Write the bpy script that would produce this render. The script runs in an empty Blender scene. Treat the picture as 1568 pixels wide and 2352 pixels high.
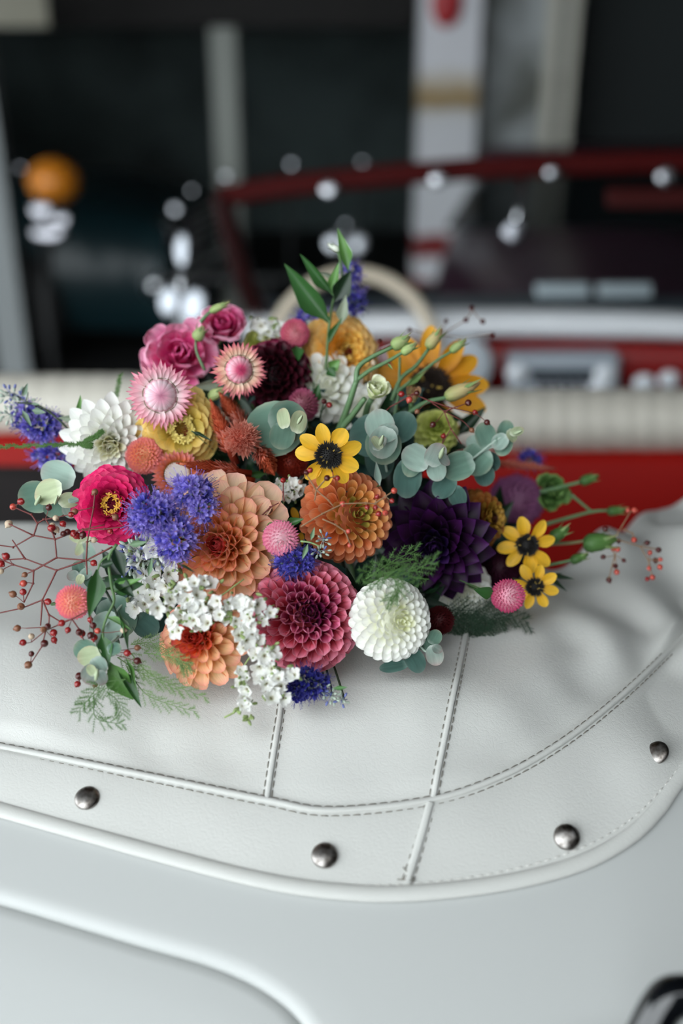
import bpy, math, random
import numpy as np
from mathutils import Vector, Matrix

random.seed(7)
rng = np.random.default_rng(7)
R = math.radians
C = bpy.context.scene.collection
scene = bpy.context.scene

# ------------------------------------------------------------------ camera
W_PX, H_PX, F_PX = 1568.0, 2352.0, 2287.0        # a 35 mm lens on full frame, held upright
CAM_H, PITCH = 0.44, R(24.0)
cam_d = bpy.data.cameras.new('camera')
cam_d.sensor_fit = 'VERTICAL'
cam_d.sensor_height = 36.0
cam_d.sensor_width = 24.0
cam_d.lens = 35.0
cam_d.clip_start = 0.02
cam_d.clip_end = 200
cam_d.dof.use_dof = True
cam_d.dof.focus_distance = 0.738
cam_d.dof.aperture_fstop = 1.85
cam = bpy.data.objects.new('camera', cam_d)
cam.location = (0, 0, CAM_H)
cam.rotation_euler = (math.pi / 2 - PITCH, 0, 0)
C.objects.link(cam)
scene.camera = cam

# ------------------------------------------------------------------ sky (overcast day) and exposure
world = bpy.data.worlds.new('overcast_sky')
scene.world = world
world.use_nodes = True
wn = world.node_tree
wn.nodes['Background'].inputs['Color'].default_value = (0.90, 0.965, 1.0, 1)
wn.nodes['Background'].inputs['Strength'].default_value = 4.6
scene.view_settings.view_transform = 'Standard'
scene.view_settings.look = 'None'
scene.view_settings.gamma = 1.0
scene.view_settings.use_curve_mapping = False
scene.view_settings.exposure = 0.0
scene.cycles.use_denoising = True
scene.cycles.max_bounces = 8
scene.cycles.transparent_max_bounces = 16

# ------------------------------------------------------------------ helpers
DIRV = np.array([0, math.cos(PITCH), -math.sin(PITCH)])
UPV = np.array([0, math.sin(PITCH), math.cos(PITCH)])
RTV = np.array([1.0, 0, 0])
CAMV = np.array([0, 0, CAM_H])

def ray(u, v):
    return DIRV + (u - 784.0) / F_PX * RTV + (1176.0 - v) / F_PX * UPV

def P(u, v, D):
    """the place whose picture position is (u, v) at depth D in metres"""
    return CAMV + D * ray(u, v)

def at_y(u, v, Y):
    """the place seen at (u, v) on the upright plane y = Y"""
    r = ray(u, v); return CAMV + r * (Y / r[1])

def smooth(a, b, x):
    t = np.clip((x - a) / (b - a), 0, 1)
    return t * t * (3 - 2 * t)

def lin(h):
    h = h.lstrip('#')
    c = [int(h[i:i + 2], 16) / 255 for i in (0, 2, 4)]
    return tuple(x / 12.92 if x <= 0.04045 else ((x + 0.055) / 1.055) ** 2.4 for x in c) + (1.0,)

def mesh_data(name, V, F, UV=None, mats=(), midx=None, smooth_on=True):
    me = bpy.data.meshes.new(name)
    me.from_pydata([tuple(map(float, p)) for p in V], [], [tuple(map(int, f)) for f in F])
    if UV is not None:
        lay = me.uv_layers.new(name='UVMap')
        li = np.empty(len(me.loops), dtype=np.int32)
        me.loops.foreach_get('vertex_index', li)
        lay.data.foreach_set('uv', np.asarray(UV, dtype=np.float32)[li].ravel())
    for m in mats:
        me.materials.append(m)
    if midx is not None:
        me.polygons.foreach_set('material_index', np.asarray(midx, dtype=np.int32))
    if smooth_on:
        me.polygons.foreach_set('use_smooth', np.ones(len(me.polygons), dtype=bool))
    me.update()
    return me

def part(name, me, parent=None, M=None, mat=None, label=None, stuff=False):
    o = bpy.data.objects.new(name, me)
    C.objects.link(o)
    if parent is not None:
        o.parent = parent
    if M is not None:
        o.matrix_basis = M
    if mat is not None:
        if not me.materials:
            me.materials.append(mat)
        o.material_slots[0].link = 'OBJECT'
        o.material_slots[0].material = mat
    if label:
        o['label'] = label
    if stuff:
        o['kind'] = 'stuff'
    return o

def thing(name, label, cat, group=None, loc=(0, 0, 0), M=None):
    o = bpy.data.objects.new(name, None)
    o.empty_display_size = 0.02
    C.objects.link(o)
    if M is not None:
        o.matrix_basis = M
    else:
        o.location = loc
    o['label'] = label
    o['category'] = cat
    if group:
        o['group'] = group
    return o

class MB:
    """collects geometry for ONE mesh"""
    def __init__(s):
        s.V, s.F, s.UV, s.I, s.n = [], [], [], [], 0
    def add(s, V, F, UV=None, mi=0):
        V = np.asarray(V, dtype=float).reshape(-1, 3)
        if UV is None:
            UV = np.zeros((len(V), 2))
        s.V.append(V); s.UV.append(np.asarray(UV, dtype=float))
        s.F += [tuple(int(i) + s.n for i in f) for f in F]
        s.I += [mi] * len(F)
        s.n += len(V)
        return s
    def mesh(s, name, mats=(), smooth_on=True):
        return mesh_data(name, np.concatenate(s.V), s.F, np.concatenate(s.UV), mats, s.I, smooth_on)

def grid_faces(nr, nc, wrap=False):
    f = []
    for i in range(nr - 1):
        for j in range(nc if wrap else nc - 1):
            a = i * nc + j; b = i * nc + (j + 1) % nc
            f.append((a, b, b + nc, a + nc))
    return f

def grid_uv(nr, nc):
    j, i = np.meshgrid(np.linspace(0, 1, nc), np.linspace(0, 1, nr))
    return np.stack([j.ravel(), i.ravel()], 1)

def tube_geo(pts, rad, sides=6, cap=True):
    pts = np.asarray(pts, dtype=float)
    n = len(pts)
    rad = np.full(n, rad, dtype=float) if np.isscalar(rad) else np.asarray(rad, dtype=float)
    T = np.gradient(pts, axis=0)
    T /= np.linalg.norm(T, axis=1)[:, None] + 1e-12
    ref = np.array([0.0, 0, 1]) if abs(T[0][2]) < 0.9 else np.array([1.0, 0, 0])
    V = []
    a = np.linspace(0, 2 * math.pi, sides, endpoint=False)
    N = ref - T[0] * np.dot(ref, T[0]); N /= np.linalg.norm(N)
    for i in range(n):
        N = N - T[i] * np.dot(N, T[i]); N /= np.linalg.norm(N) + 1e-12
        B = np.cross(T[i], N)
        V.append(pts[i] + rad[i] * (np.cos(a)[:, None] * N + np.sin(a)[:, None] * B))
    V = np.concatenate(V)
    F = grid_faces(n, sides, True)
    if cap:
        F = F + [tuple(range(sides - 1, -1, -1)), tuple(range((n - 1) * sides, n * sides))]
    return V, F, np.repeat(np.linspace(0, 1, n), sides)[:, None] * np.array([[0, 1.0]]) + 0.5 * np.array([[1.0, 0]])

def spline(pts, n):
    """Catmull-Rom through the points, n samples"""
    p = np.asarray(pts, dtype=float)
    p = np.concatenate([[2 * p[0] - p[1]], p, [2 * p[-1] - p[-2]]])
    m = len(p) - 3
    out = []
    for t in np.linspace(0, m - 1e-9, n):
        k = int(t); x = t - k
        a, b, c, d = p[k:k + 4]
        out.append(0.5 * (2 * b + (c - a) * x + (2 * a - 5 * b + 4 * c - d) * x * x + (3 * b - a - 3 * c + d) * x ** 3))
    return np.array(out)

def px_path(pts, n, D=None):
    """picture-position path -> world points; each point (u, v[, D])"""
    q = [(p[0], p[1], p[2] if len(p) > 2 else D) for p in pts]
    return np.array([P(*s) for s in spline(q, n)])

def sphere_geo(c, r, nu=12, nv=8, sq=(1, 1, 1)):
    V, UV = [], []
    for i in range(nv + 1):
        th = math.pi * i / nv
        for j in range(nu):
            ph = 2 * math.pi * j / nu
            V.append((c[0] + r * sq[0] * math.sin(th) * math.cos(ph), c[1] + r * sq[1] * math.sin(th) * math.sin(ph), c[2] + r * sq[2] * math.cos(th)))
            UV.append((j / nu, i / nv))
    return V, grid_faces(nv + 1, nu, True), UV

def lathe_geo(prof, sides=24):
    """prof: list of (radius, z)"""
    V = []
    for r, z in prof:
        for j in range(sides):
            a = 2 * math.pi * j / sides
            V.append((r * math.cos(a), r * math.sin(a), z))
    return V, grid_faces(len(prof), sides, True), grid_uv(len(prof), sides)

def box_geo(x0, x1, y0, y1, z0, z1):
    V = [(x, y, z) for z in (z0, z1) for y in (y0, y1) for x in (x0, x1)]
    return V, [(0, 2, 3, 1), (4, 5, 7, 6), (0, 1, 5, 4), (2, 6, 7, 3), (0, 4, 6, 2), (1, 3, 7, 5)]

def bevel(o, w, seg=3):
    m = o.modifiers.new('bevel', 'BEVEL'); m.width = w; m.segments = seg; m.limit_method = 'ANGLE'
    return o

def frame(loc, z, spin=0.0, scale=1.0):
    z = Vector(z).normalized()
    x = Vector((1, 0, 0)) if abs(z.x) < 0.9 else Vector((0, 1, 0))
    x = (x - z * x.dot(z)).normalized()
    y = z.cross(x)
    B = Matrix((x, y, z)).transposed().to_4x4()
    return Matrix.Translation(Vector(loc)) @ B @ Matrix.Rotation(spin, 4, 'Z') @ Matrix.Scale(scale, 4)

# ------------------------------------------------------------------ materials
def new_mat(name):
    m = bpy.data.materials.new(name); m.use_nodes = True
    nt = m.node_tree
    return m, nt, nt.nodes['Principled BSDF'], nt.nodes['Material Output']

def plain(name, col, rough=0.5, metal=0.0, bump=None, spec=None, coat=0.0, var=None):
    m, nt, b, out = new_mat(name)
    c = lin(col) if isinstance(col, str) else col
    b.inputs['Base Color'].default_value = c
    b.inputs['Roughness'].default_value = rough
    b.inputs['Metallic'].default_value = metal
    b.inputs['Coat Weight'].default_value = coat
    b.inputs['Coat Roughness'].default_value = 0.08
    if spec is not None:
        b.inputs['Specular IOR Level'].default_value = spec
    tc = nt.nodes.new('ShaderNodeTexCoord')
    if bump:
        sc, st, dist = bump
        n = nt.nodes.new('ShaderNodeTexNoise'); n.inputs['Scale'].default_value = sc; n.inputs['Detail'].default_value = 4
        nt.links.new(tc.outputs['Object'], n.inputs['Vector'])
        bp = nt.nodes.new('ShaderNodeBump'); bp.inputs['Strength'].default_value = st; bp.inputs['Distance'].default_value = dist
        nt.links.new(n.outputs['Fac'], bp.inputs['Height']); nt.links.new(bp.outputs['Normal'], b.inputs['Normal'])
    if var:
        sc, col2, lo, hi = var
        n = nt.nodes.new('ShaderNodeTexNoise'); n.inputs['Scale'].default_value = sc; n.inputs['Detail'].default_value = 5
        nt.links.new(tc.outputs['Object'], n.inputs['Vector'])
        r = nt.nodes.new('ShaderNodeMapRange'); r.inputs['From Min'].default_value = lo; r.inputs['From Max'].default_value = hi
        nt.links.new(n.outputs['Fac'], r.inputs['Value'])
        mx = nt.nodes.new('ShaderNodeMix'); mx.data_type = 'RGBA'
        mx.inputs['A'].default_value = c; mx.inputs['B'].default_value = lin(col2)
        nt.links.new(r.outputs['Result'], mx.inputs['Factor']); nt.links.new(mx.outputs['Result'], b.inputs['Base Color'])
    return m

def bright(c, g):
    g = min(g, max(1.0, 0.95 / max(c[:3])))
    return tuple(min(0.95, q * g) for q in c[:3]) + (1.0,)

def petal_mat(name, stops, edge=None, edge_pow=4.0, edge_amt=0.8, rough=0.5, trans=0.3, veins=0.10, rnd=0.18, spec=0.35, vein_scale=14.0, gain=1.22):
    """stops: [(v, colour)...] along the petal from base 0 to tip 1; edge tints the margins"""
    m, nt, b, out = new_mat(name)
    L = nt.links
    uv = nt.nodes.new('ShaderNodeUVMap'); uv.uv_map = 'UVMap'
    sp = nt.nodes.new('ShaderNodeSeparateXYZ'); L.new(uv.outputs['UV'], sp.inputs[0])
    cr = nt.nodes.new('ShaderNodeValToRGB')
    el = cr.color_ramp.elements
    while len(el) < len(stops):
        el.new(0.5)
    for e, (p, c) in zip(el, stops):
        e.position = p; e.color = bright(lin(c), gain)
    L.new(sp.outputs['Y'], cr.inputs['Fac'])
    col = cr.outputs['Color']
    if edge:
        a = nt.nodes.new('ShaderNodeMath'); a.operation = 'MULTIPLY_ADD'; a.inputs[1].default_value = 2; a.inputs[2].default_value = -1
        L.new(sp.outputs['X'], a.inputs[0])
        ab = nt.nodes.new('ShaderNodeMath'); ab.operation = 'ABSOLUTE'; L.new(a.outputs[0], ab.inputs[0])
        mxm = nt.nodes.new('ShaderNodeMath'); mxm.operation = 'MAXIMUM'
        L.new(ab.outputs[0], mxm.inputs[0]); L.new(sp.outputs['Y'], mxm.inputs[1])
        pw = nt.nodes.new('ShaderNodeMath'); pw.operation = 'POWER'; pw.inputs[1].default_value = edge_pow
        L.new(mxm.outputs[0], pw.inputs[0])
        ml = nt.nodes.new('ShaderNodeMath'); ml.operation = 'MULTIPLY'; ml.inputs[1].default_value = edge_amt
        L.new(pw.outputs[0], ml.inputs[0])
        mx = nt.nodes.new('ShaderNodeMix'); mx.data_type = 'RGBA'
        L.new(ml.outputs[0], mx.inputs['Factor']); L.new(col, mx.inputs['A']); mx.inputs['B'].default_value = bright(lin(edge), gain)
        col = mx.outputs['Result']
    oi = nt.nodes.new('ShaderNodeObjectInfo')
    mp = nt.nodes.new('ShaderNodeMapping'); mp.inputs['Scale'].default_value = (vein_scale, 1.2, 1)
    L.new(uv.outputs['UV'], mp.inputs['Vector'])
    cb = nt.nodes.new('ShaderNodeCombineXYZ'); L.new(oi.outputs['Random'], cb.inputs['Z'])
    sc10 = nt.nodes.new('ShaderNodeVectorMath'); sc10.operation = 'SCALE'; sc10.inputs['Scale'].default_value = 37.0
    L.new(cb.outputs[0], sc10.inputs[0])
    ad = nt.nodes.new('ShaderNodeVectorMath'); L.new(mp.outputs[0], ad.inputs[0]); L.new(sc10.outputs[0], ad.inputs[1])
    nz = nt.nodes.new('ShaderNodeTexNoise'); nz.inputs['Scale'].default_value = 1.0; nz.inputs['Detail'].default_value = 3
    L.new(ad.outputs[0], nz.inputs['Vector'])
    vr = nt.nodes.new('ShaderNodeMapRange'); vr.inputs['From Min'].default_value = 0.3; vr.inputs['From Max'].default_value = 0.7
    vr.inputs['To Min'].default_value = 1 - veins; vr.inputs['To Max'].default_value = 1 + veins
    L.new(nz.outputs['Fac'], vr.inputs['Value'])
    rr = nt.nodes.new('ShaderNodeMapRange'); rr.inputs['To Min'].default_value = 1 - rnd; rr.inputs['To Max'].default_value = 1 + rnd * 0.6
    L.new(oi.outputs['Random'], rr.inputs['Value'])
    mu = nt.nodes.new('ShaderNodeMath'); mu.operation = 'MULTIPLY'; L.new(vr.outputs[0], mu.inputs[0]); L.new(rr.outputs[0], mu.inputs[1])
    vm = nt.nodes.new('ShaderNodeVectorMath'); vm.operation = 'SCALE'
    L.new(col, vm.inputs[0]); L.new(mu.outputs[0], vm.inputs['Scale'])
    colv = vm.outputs[0]
    L.new(colv, b.inputs['Base Color'])
    b.inputs['Roughness'].default_value = rough
    b.inputs['Specular IOR Level'].default_value = spec
    bp = nt.nodes.new('ShaderNodeBump'); bp.inputs['Strength'].default_value = 0.25; bp.inputs['Distance'].default_value = 0.0006
    L.new(nz.outputs['Fac'], bp.inputs['Height']); L.new(bp.outputs['Normal'], b.inputs['Normal'])
    tr = nt.nodes.new('ShaderNodeBsdfTranslucent'); L.new(colv, tr.inputs['Color'])
    ms = nt.nodes.new('ShaderNodeMixShader'); ms.inputs['Fac'].default_value = trans
    L.new(b.outputs[0], ms.inputs[1]); L.new(tr.outputs[0], ms.inputs[2]); L.new(ms.outputs[0], out.inputs['Surface'])
    return m

chrome = plain('chrome', (0.82, 0.84, 0.87, 1), 0.10, 1.0)
dull_chrome = plain('dull_chrome', (0.20, 0.205, 0.225, 1), 0.2, 1.0)
mid_chrome = plain('mid_chrome', (0.45, 0.46, 0.49, 1), 0.25, 1.0)
chrome_soft = plain('brushed_chrome', (0.72, 0.74, 0.77, 1), 0.28, 1.0)
red_paint = plain('red_paint', '#3e0505', 0.55, spec=0.12)
red_leather = plain('red_leather', '#930f08', 0.55, bump=(300, 0.2, 0.001), spec=0.15)
cream_plastic = plain('cream_plastic', '#cfc3ae', 0.3)
black_gloss = plain('black_gloss', '#0b0d10', 0.12, coat=0.6)
dark_rubber = plain('dark_rubber', '#101112', 0.7)

# ================================================================== the garage
floor_mat = plain('garage_concrete', '#1b1c1d', 0.75, var=(1.5, '#121314', 0.35, 0.65))
wall_mat = plain('garage_wall_paint', '#101415', 0.8, var=(2.0, '#0a0d0e', 0.35, 0.65))
beam_mat = plain('dark_timber', '#0d0a08', 0.8, var=(6.0, '#080605', 0.35, 0.65))

def structure(name, geo, mat, parent=None):
    mb = MB(); mb.add(*geo)
    o = part(name, mb.mesh(name, smooth_on=False), parent, mat=mat)
    if parent is None:
        o['kind'] = 'structure'
    return o

FLOOR_Z = -0.92
structure('floor', box_geo(-7, 7, -8, 12.2, FLOOR_Z - 0.1, FLOOR_Z), floor_mat)
structure('wall_back', box_geo(-7, 7, 9.5, 9.7, FLOOR_Z, 2.6), plain('back_wall_paint', '#5c6a6a', 0.8, var=(0.9, '#343d3d', 0.38, 0.62)))
structure('wall_right', box_geo(2.5, 2.7, 2.2, 12.0, FLOOR_Z, 2.6), wall_mat)
structure('light_block_right', box_geo(1.7, 2.5, -3.0, 2.2, FLOOR_Z, 2.6), wall_mat)  # unseen slab added close by to cut the sky light from the right
structure('wall_left', box_geo(-6.2, -6.0, 2.5, 12.0, FLOOR_Z, 2.6), wall_mat)
structure('light_block_rear', box_geo(-0.12, 2.6, -1.25, -1.1, FLOOR_Z, 2.6), wall_mat)  # unseen slab added behind the camera so light comes from the left
structure('ceiling', box_geo(-7, 7, -0.7, 12.2, 2.6, 2.75), wall_mat)

# ================================================================== body of the white convertible
def z_body(x, y):
    s = 0.03
    a = (0.615 - y) / s
    drop = s * np.where(a > 30, a, np.log1p(np.exp(np.minimum(a, 30))))
    return -0.43 * drop - 0.25 * np.clip(0.62 - y, 0, 1) ** 2 - 0.03 * x * x

def drop_on(u, v, off=0.0):
    """where the line of sight through (u, v) meets the body, raised by off"""
    u = np.asarray(u, float); v = np.asarray(v, float); off = np.broadcast_to(np.asarray(off, float), u.shape)
    r = DIRV + ((u - 784) / F_PX)[..., None] * RTV + ((1176 - v) / F_PX)[..., None] * UPV
    lo = np.full(u.shape, 0.2); hi = np.full(u.shape, 2.5)
    for _ in range(48):
        mid = (lo + hi) / 2
        p = CAMV + mid[..., None] * r
        above = p[..., 2] > z_body(p[..., 0], p[..., 1]) + off
        lo = np.where(above, mid, lo); hi = np.where(above, hi, mid)
    return CAMV + ((lo + hi) / 2)[..., None] * r

car = thing('convertible_car', 'cream white open convertible with red and white interior carrying the bouquet', 'car', loc=(0, 0.7, -0.02))
CARM = Matrix.Translation((0, -0.7, 0.02))
def car_part(name, me, mat=None, label=None, parent=None):
    return part(name, me, parent or car, CARM if parent is None else Matrix.Identity(4), mat, label)

paint, nt, b, out = new_mat('cream_white_paint')
b.inputs['Base Color'].default_value = lin('#bcbebc'); b.inputs['Roughness'].default_value = 0.42
b.inputs['Coat Weight'].default_value = 0.12; b.inputs['Coat Roughness'].default_value = 0.2

# boot lid shut line, in picture positions
SHUT = [(-420, 1960), (-200, 2010), (0, 2062), (170, 2112), (330, 2160), (470, 2200), (570, 2240), (650, 2290), (700, 2340), (735, 2400), (765, 2480), (790, 2600)]
shut = spline(SHUT, 120)
# body: one sheet, with a hole-free path: rows from the shut line outwards to the far deck
def normal_body(p):
    e = 1e-3
    gx = (z_body(p[..., 0] + e, p[..., 1]) - z_body(p[..., 0] - e, p[..., 1])) / (2 * e)
    gy = (z_body(p[..., 0], p[..., 1] + e) - z_body(p[..., 0], p[..., 1] - e)) / (2 * e)
    n = np.stack([-gx, -gy, np.ones_like(gx)], -1)
    return n / np.linalg.norm(n, axis=-1)[..., None]

sh = drop_on(shut[:, 0], shut[:, 1])
tang = np.gradient(sh, axis=0); tang /= np.linalg.norm(tang, axis=1)[:, None]
nor = normal_body(sh)
side = np.cross(tang, nor)          # points towards the lid (near side) or away
if side[60][1] > 0:
    side = -side                     # now side points at the lid
rows = []
# far boundary: a big frame around everything
far = []
m = len(sh)
for i in range(m):
    q = i / (m - 1)
    path = [(-1.0, 0.6), (-1.0, 0.76), (0.0, 0.78), (1.0, 0.80), (1.0, 0.4), (1.0, 0.05)]
    L_ = np.cumsum([0] + [math.dist(path[k], path[k + 1]) for k in range(5)])
    d = q * L_[-1]
    k = min(int(np.searchsorted(L_, d, side='right') - 1), 4)
    x = (d - L_[k]) / (L_[k + 1] - L_[k])
    far.append([path[k][0] * (1 - x) + path[k + 1][0] * x, path[k][1] * (1 - x) + path[k + 1][1] * x])
far = np.array(far)
for k, off in enumerate((-0.012, -0.008, -0.0045, -0.0018, -0.0003, 0.0)):   # rolled lip down into the gap
    outw = (0.0035, 0.0035, 0.0030, 0.0010, -0.003, -0.008)[k]
    rows.append(sh + side * outw + nor * off)
for t in np.linspace(0.02, 1, 70):
    base = sh - side * 0.008
    xy = base[:, :2] * (1 - t) + far * t
    rows.append(np.column_stack([xy, z_body(xy[:, 0], xy[:, 1])]))
Vb = np.concatenate(rows)
me = mesh_data('body', Vb, grid_faces(len(rows), m), grid_uv(len(rows), m))
car_part('rear_deck', me, paint)
# the boot lid; the gap opens towards its rounded corner
rows = []
gapw = (0.0022 * (1 - smooth(0.55, 0.95, np.linspace(0, 1, m))))[:, None]
for k, (o_, d_) in enumerate(((0.0045, -0.014), (0.0045, -0.009), (0.0052, -0.0055), (0.0075, -0.0036), (0.013, -0.0030))):
    rows.append(sh + side * (o_ - gapw) + nor * d_)
lid_end = np.column_stack([np.linspace(-1.0, 0.0, m), np.full(m, 0.12)])
base = sh + side * 0.013
for t in np.linspace(0.04, 1, 26):
    xy = base[:, :2] * (1 - t) + lid_end * t
    rows.append(np.column_stack([xy, z_body(xy[:, 0], xy[:, 1]) - 0.003]))
car_part('boot_lid', mesh_data('boot_lid', np.concatenate(rows), grid_faces(len(rows), m), grid_uv(len(rows), m)), paint)
# skirt sides of the car down to the sill
def body_side(pts, name):
    pts = np.asarray(pts); rows = []
    for dz, o_ in ((0, 0), (-0.03, 0.02), (-0.12, 0.05), (-0.3, 0.06), (-0.55, 0.04), (-0.7, 0.0)):
        n_ = np.gradient(pts, axis=0)[:, [1, 0, 2]] * np.array([1, -1, 0]); n_ /= np.linalg.norm(n_, axis=1)[:, None] + 1e-9
        rows.append(pts + n_ * o_ + np.array([0, 0, dz]))
    car_part(name, mesh_data(name, np.concatenate(rows), grid_faces(6, len(pts))), paint)
yy = np.linspace(0.8, 0.06, 24)
body_side([(1.0, y, float(z_body(1.0, y))) for y in yy[::-1]], 'rear_wing')
body_side([(-1.0, y, float(z_body(-1.0, y))) for y in yy], 'rear_wing')
tail_xy = [(x, 0.05 if x > -0.05 else 0.12) for x in np.linspace(-1, 1, 40)]
body_side([(x, y, float(z_body(x, y)) - 0.004) for x, y in tail_xy][::-1], 'tail_panel')

# black, chrome-edged lamp fin at the right rear corner
mb = MB()
prof = px_path([(1468, 2420), (1492, 2368), (1522, 2312), (1550, 2290), (1600, 2292), (1680, 2310)], 24, 0.53)
V, F, UV = tube_geo(prof, [0.004] + [0.0115] * 22 + [0.004], 12)
mb.add(V, F, UV)
lamp = car_part('tail_lamp', mb.mesh('tail_lamp'), black_gloss, 'glossy black lamp fin')
mb = MB(); mb.add(*tube_geo(prof + np.array([-0.0095, -0.004, -0.004]), 0.0045, 8))
car_part('lamp_bezel', mb.mesh('lamp_bezel'), chrome, 'chrome edge')

# ================================================================== the white leathercloth cover
leather, nt, b, out = new_mat('white_leathercloth')
L = nt.links
b.inputs['Roughness'].default_value = 0.42
b.inputs['Specular IOR Level'].default_value = 0.35
tc = nt.nodes.new('ShaderNodeTexCoord')
n1 = nt.nodes.new('ShaderNodeTexNoise'); n1.inputs['Scale'].default_value = 9; n1.inputs['Detail'].default_value = 6
L.new(tc.outputs['Object'], n1.inputs['Vector'])
mx = nt.nodes.new('ShaderNodeMix'); mx.data_type = 'RGBA'
mx.inputs['A'].default_value = lin('#cfcfcb'); mx.inputs['B'].default_value = lin('#c4c4bf')
L.new(n1.outputs['Fac'], mx.inputs['Factor']); L.new(mx.outputs['Result'], b.inputs['Base Color'])
vo = nt.nodes.new('ShaderNodeTexVoronoi'); vo.feature = 'DISTANCE_TO_EDGE'; vo.inputs['Scale'].default_value = 240
nd = nt.nodes.new('ShaderNodeTexNoise'); nd.inputs['Scale'].default_value = 40; nd.inputs['Detail'].default_value = 3
L.new(tc.outputs['Object'], nd.inputs['Vector'])
mm = nt.nodes.new('ShaderNodeMix'); mm.data_type = 'RGBA'; mm.inputs['Factor'].default_value = 0.05
L.new(tc.outputs['Object'], mm.inputs['A']); L.new(nd.outputs['Color'], mm.inputs['B'])
L.new(mm.outputs['Result'], vo.inputs['Vector'])
nf = nt.nodes.new('ShaderNodeTexNoise'); nf.inputs['Scale'].default_value = 900; nf.inputs['Detail'].default_value = 3
L.new(tc.outputs['Object'], nf.inputs['Vector'])
# long fine creases: a noise stretched by a warped coordinate
nc = nt.nodes.new('ShaderNodeTexVoronoi'); nc.feature = 'DISTANCE_TO_EDGE'; nc.inputs['Scale'].default_value = 75
mm2 = nt.nodes.new('ShaderNodeMix'); mm2.data_type = 'RGBA'; mm2.inputs['Factor'].default_value = 0.12
L.new(tc.outputs['Object'], mm2.inputs['A']); L.new(nd.outputs['Color'], mm2.inputs['B']); L.new(mm2.outputs['Result'], nc.inputs['Vector'])
cl = nt.nodes.new('ShaderNodeMapRange'); cl.inputs['From Max'].default_value = 0.08; L.new(nc.outputs['Distance'], cl.inputs['Value'])
cf = nt.nodes.new('ShaderNodeMapRange'); cf.inputs['From Max'].default_value = 0.12; L.new(vo.outputs['Distance'], cf.inputs['Value'])
a1 = nt.nodes.new('ShaderNodeMath'); a1.operation = 'MULTIPLY_ADD'; a1.inputs[1].default_value = 0.6; L.new(cf.outputs[0], a1.inputs[0])
a2 = nt.nodes.new('ShaderNodeMath'); a2.operation = 'MULTIPLY_ADD'; a2.inputs[1].default_value = 0.9; L.new(cl.outputs[0], a2.inputs[0]); L.new(nf.outputs['Fac'], a2.inputs[2])
L.new(a2.outputs[0], a1.inputs[2])
bp = nt.nodes.new('ShaderNodeBump'); bp.inputs['Strength'].default_value = 0.24; bp.inputs['Distance'].default_value = 0.0003
L.new(a1.outputs[0], bp.inputs['Height']); L.new(bp.outputs['Normal'], b.inputs['Normal'])

EDGE = [(-350, 1770), (0, 1873), (400, 1985), (600, 2035), (760, 2060), (930, 2066), (1150, 2043), (1330, 1998), (1450, 1935), (1520, 1868), (1568, 1800), (1720, 1600)]
SEAM = [(-350, 1655), (0, 1715), (350, 1785), (610, 1838), (760, 1862), (990, 1838), (1150, 1785), (1290, 1706), (1420, 1605), (1530, 1502), (1640, 1390), (1800, 1250)]
FARE = [(-350, 1190), (0, 1200), (300, 1210), (700, 1235), (850, 1250), (1100, 1285), (1270, 1300), (1370, 1263), (1440, 1205), (1500, 1155), (1560, 1136), (1720, 1128)]
NC = 220
cE, cM, cF = spline(EDGE, NC), spline(SEAM, NC), spline(FARE, NC)

def bulge(t):
    """height of the cloth over the body: t 0 edge, 1 seam, 2 far edge"""
    return 0.0035 + 0.005 * smooth(0, 1, t) + 0.017 * smooth(1.0, 1.55, t)

_w = [(rng.uniform(-1, 1, 2), rng.uniform(0, 6.28)) for _ in range(14)]
DENTS = [(drop_on(np.array([float(u)]), np.array([float(v)]), 0.015)[0], r_, d_) for u, v, r_, d_ in ((625, 1650, 0.016, -0.0035), (700, 1640, 0.012, 0.002), (345, 1700, 0.018, -0.0022), (520, 1735, 0.02, -0.002), (1190, 1735, 0.022, -0.003), (1150, 1650, 0.026, 0.0035), (1330, 1560, 0.02, -0.0035), (1415, 1510, 0.022, 0.006), (1330, 1490, 0.02, -0.005), (1220, 1470, 0.022, 0.004), (1480, 1440, 0.02, -0.006), (1000, 1600, 0.022, 0.0025), (900, 1680, 0.02, -0.0018), (100, 1640, 0.03, 0.003))]
def ripple(p, t):
    """soft folds of the cloth"""
    x, y = p[..., 0], p[..., 1]
    z = np.zeros_like(x)
    for k, (d, ph) in enumerate(_w):
        f = 18 + 6 * k
        d = d / np.linalg.norm(d)
        z += np.sin(f * (d[0] * x + d[1] * y) + ph) * 0.02 / f
    right = smooth(0.12, 0.3, x)
    for (c, rad, dep) in DENTS:
        z += dep * np.exp(-((x - c[0]) ** 2 + (y - c[1]) ** 2) / rad ** 2) / (1.2 + 2.2 * right)
    z *= 1.2 + 2.2 * right
    # diagonal pulls at the right-hand corner
    s = (x * 0.62 + y * 0.55)
    z += right * (0.010 * np.sin(s * 75 + 6 * np.sin(x * 9)) + 0.009 * np.sin(s * 41 + x * 30 + 1.0))
    z = z * smooth(0.0, 0.6, t) * np.where(t > 1, 1, 0.4) * smooth(0.02, 0.12, np.abs(t - 1) + 0.02)
    return np.maximum(z, -0.55 * bulge(t))

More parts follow.
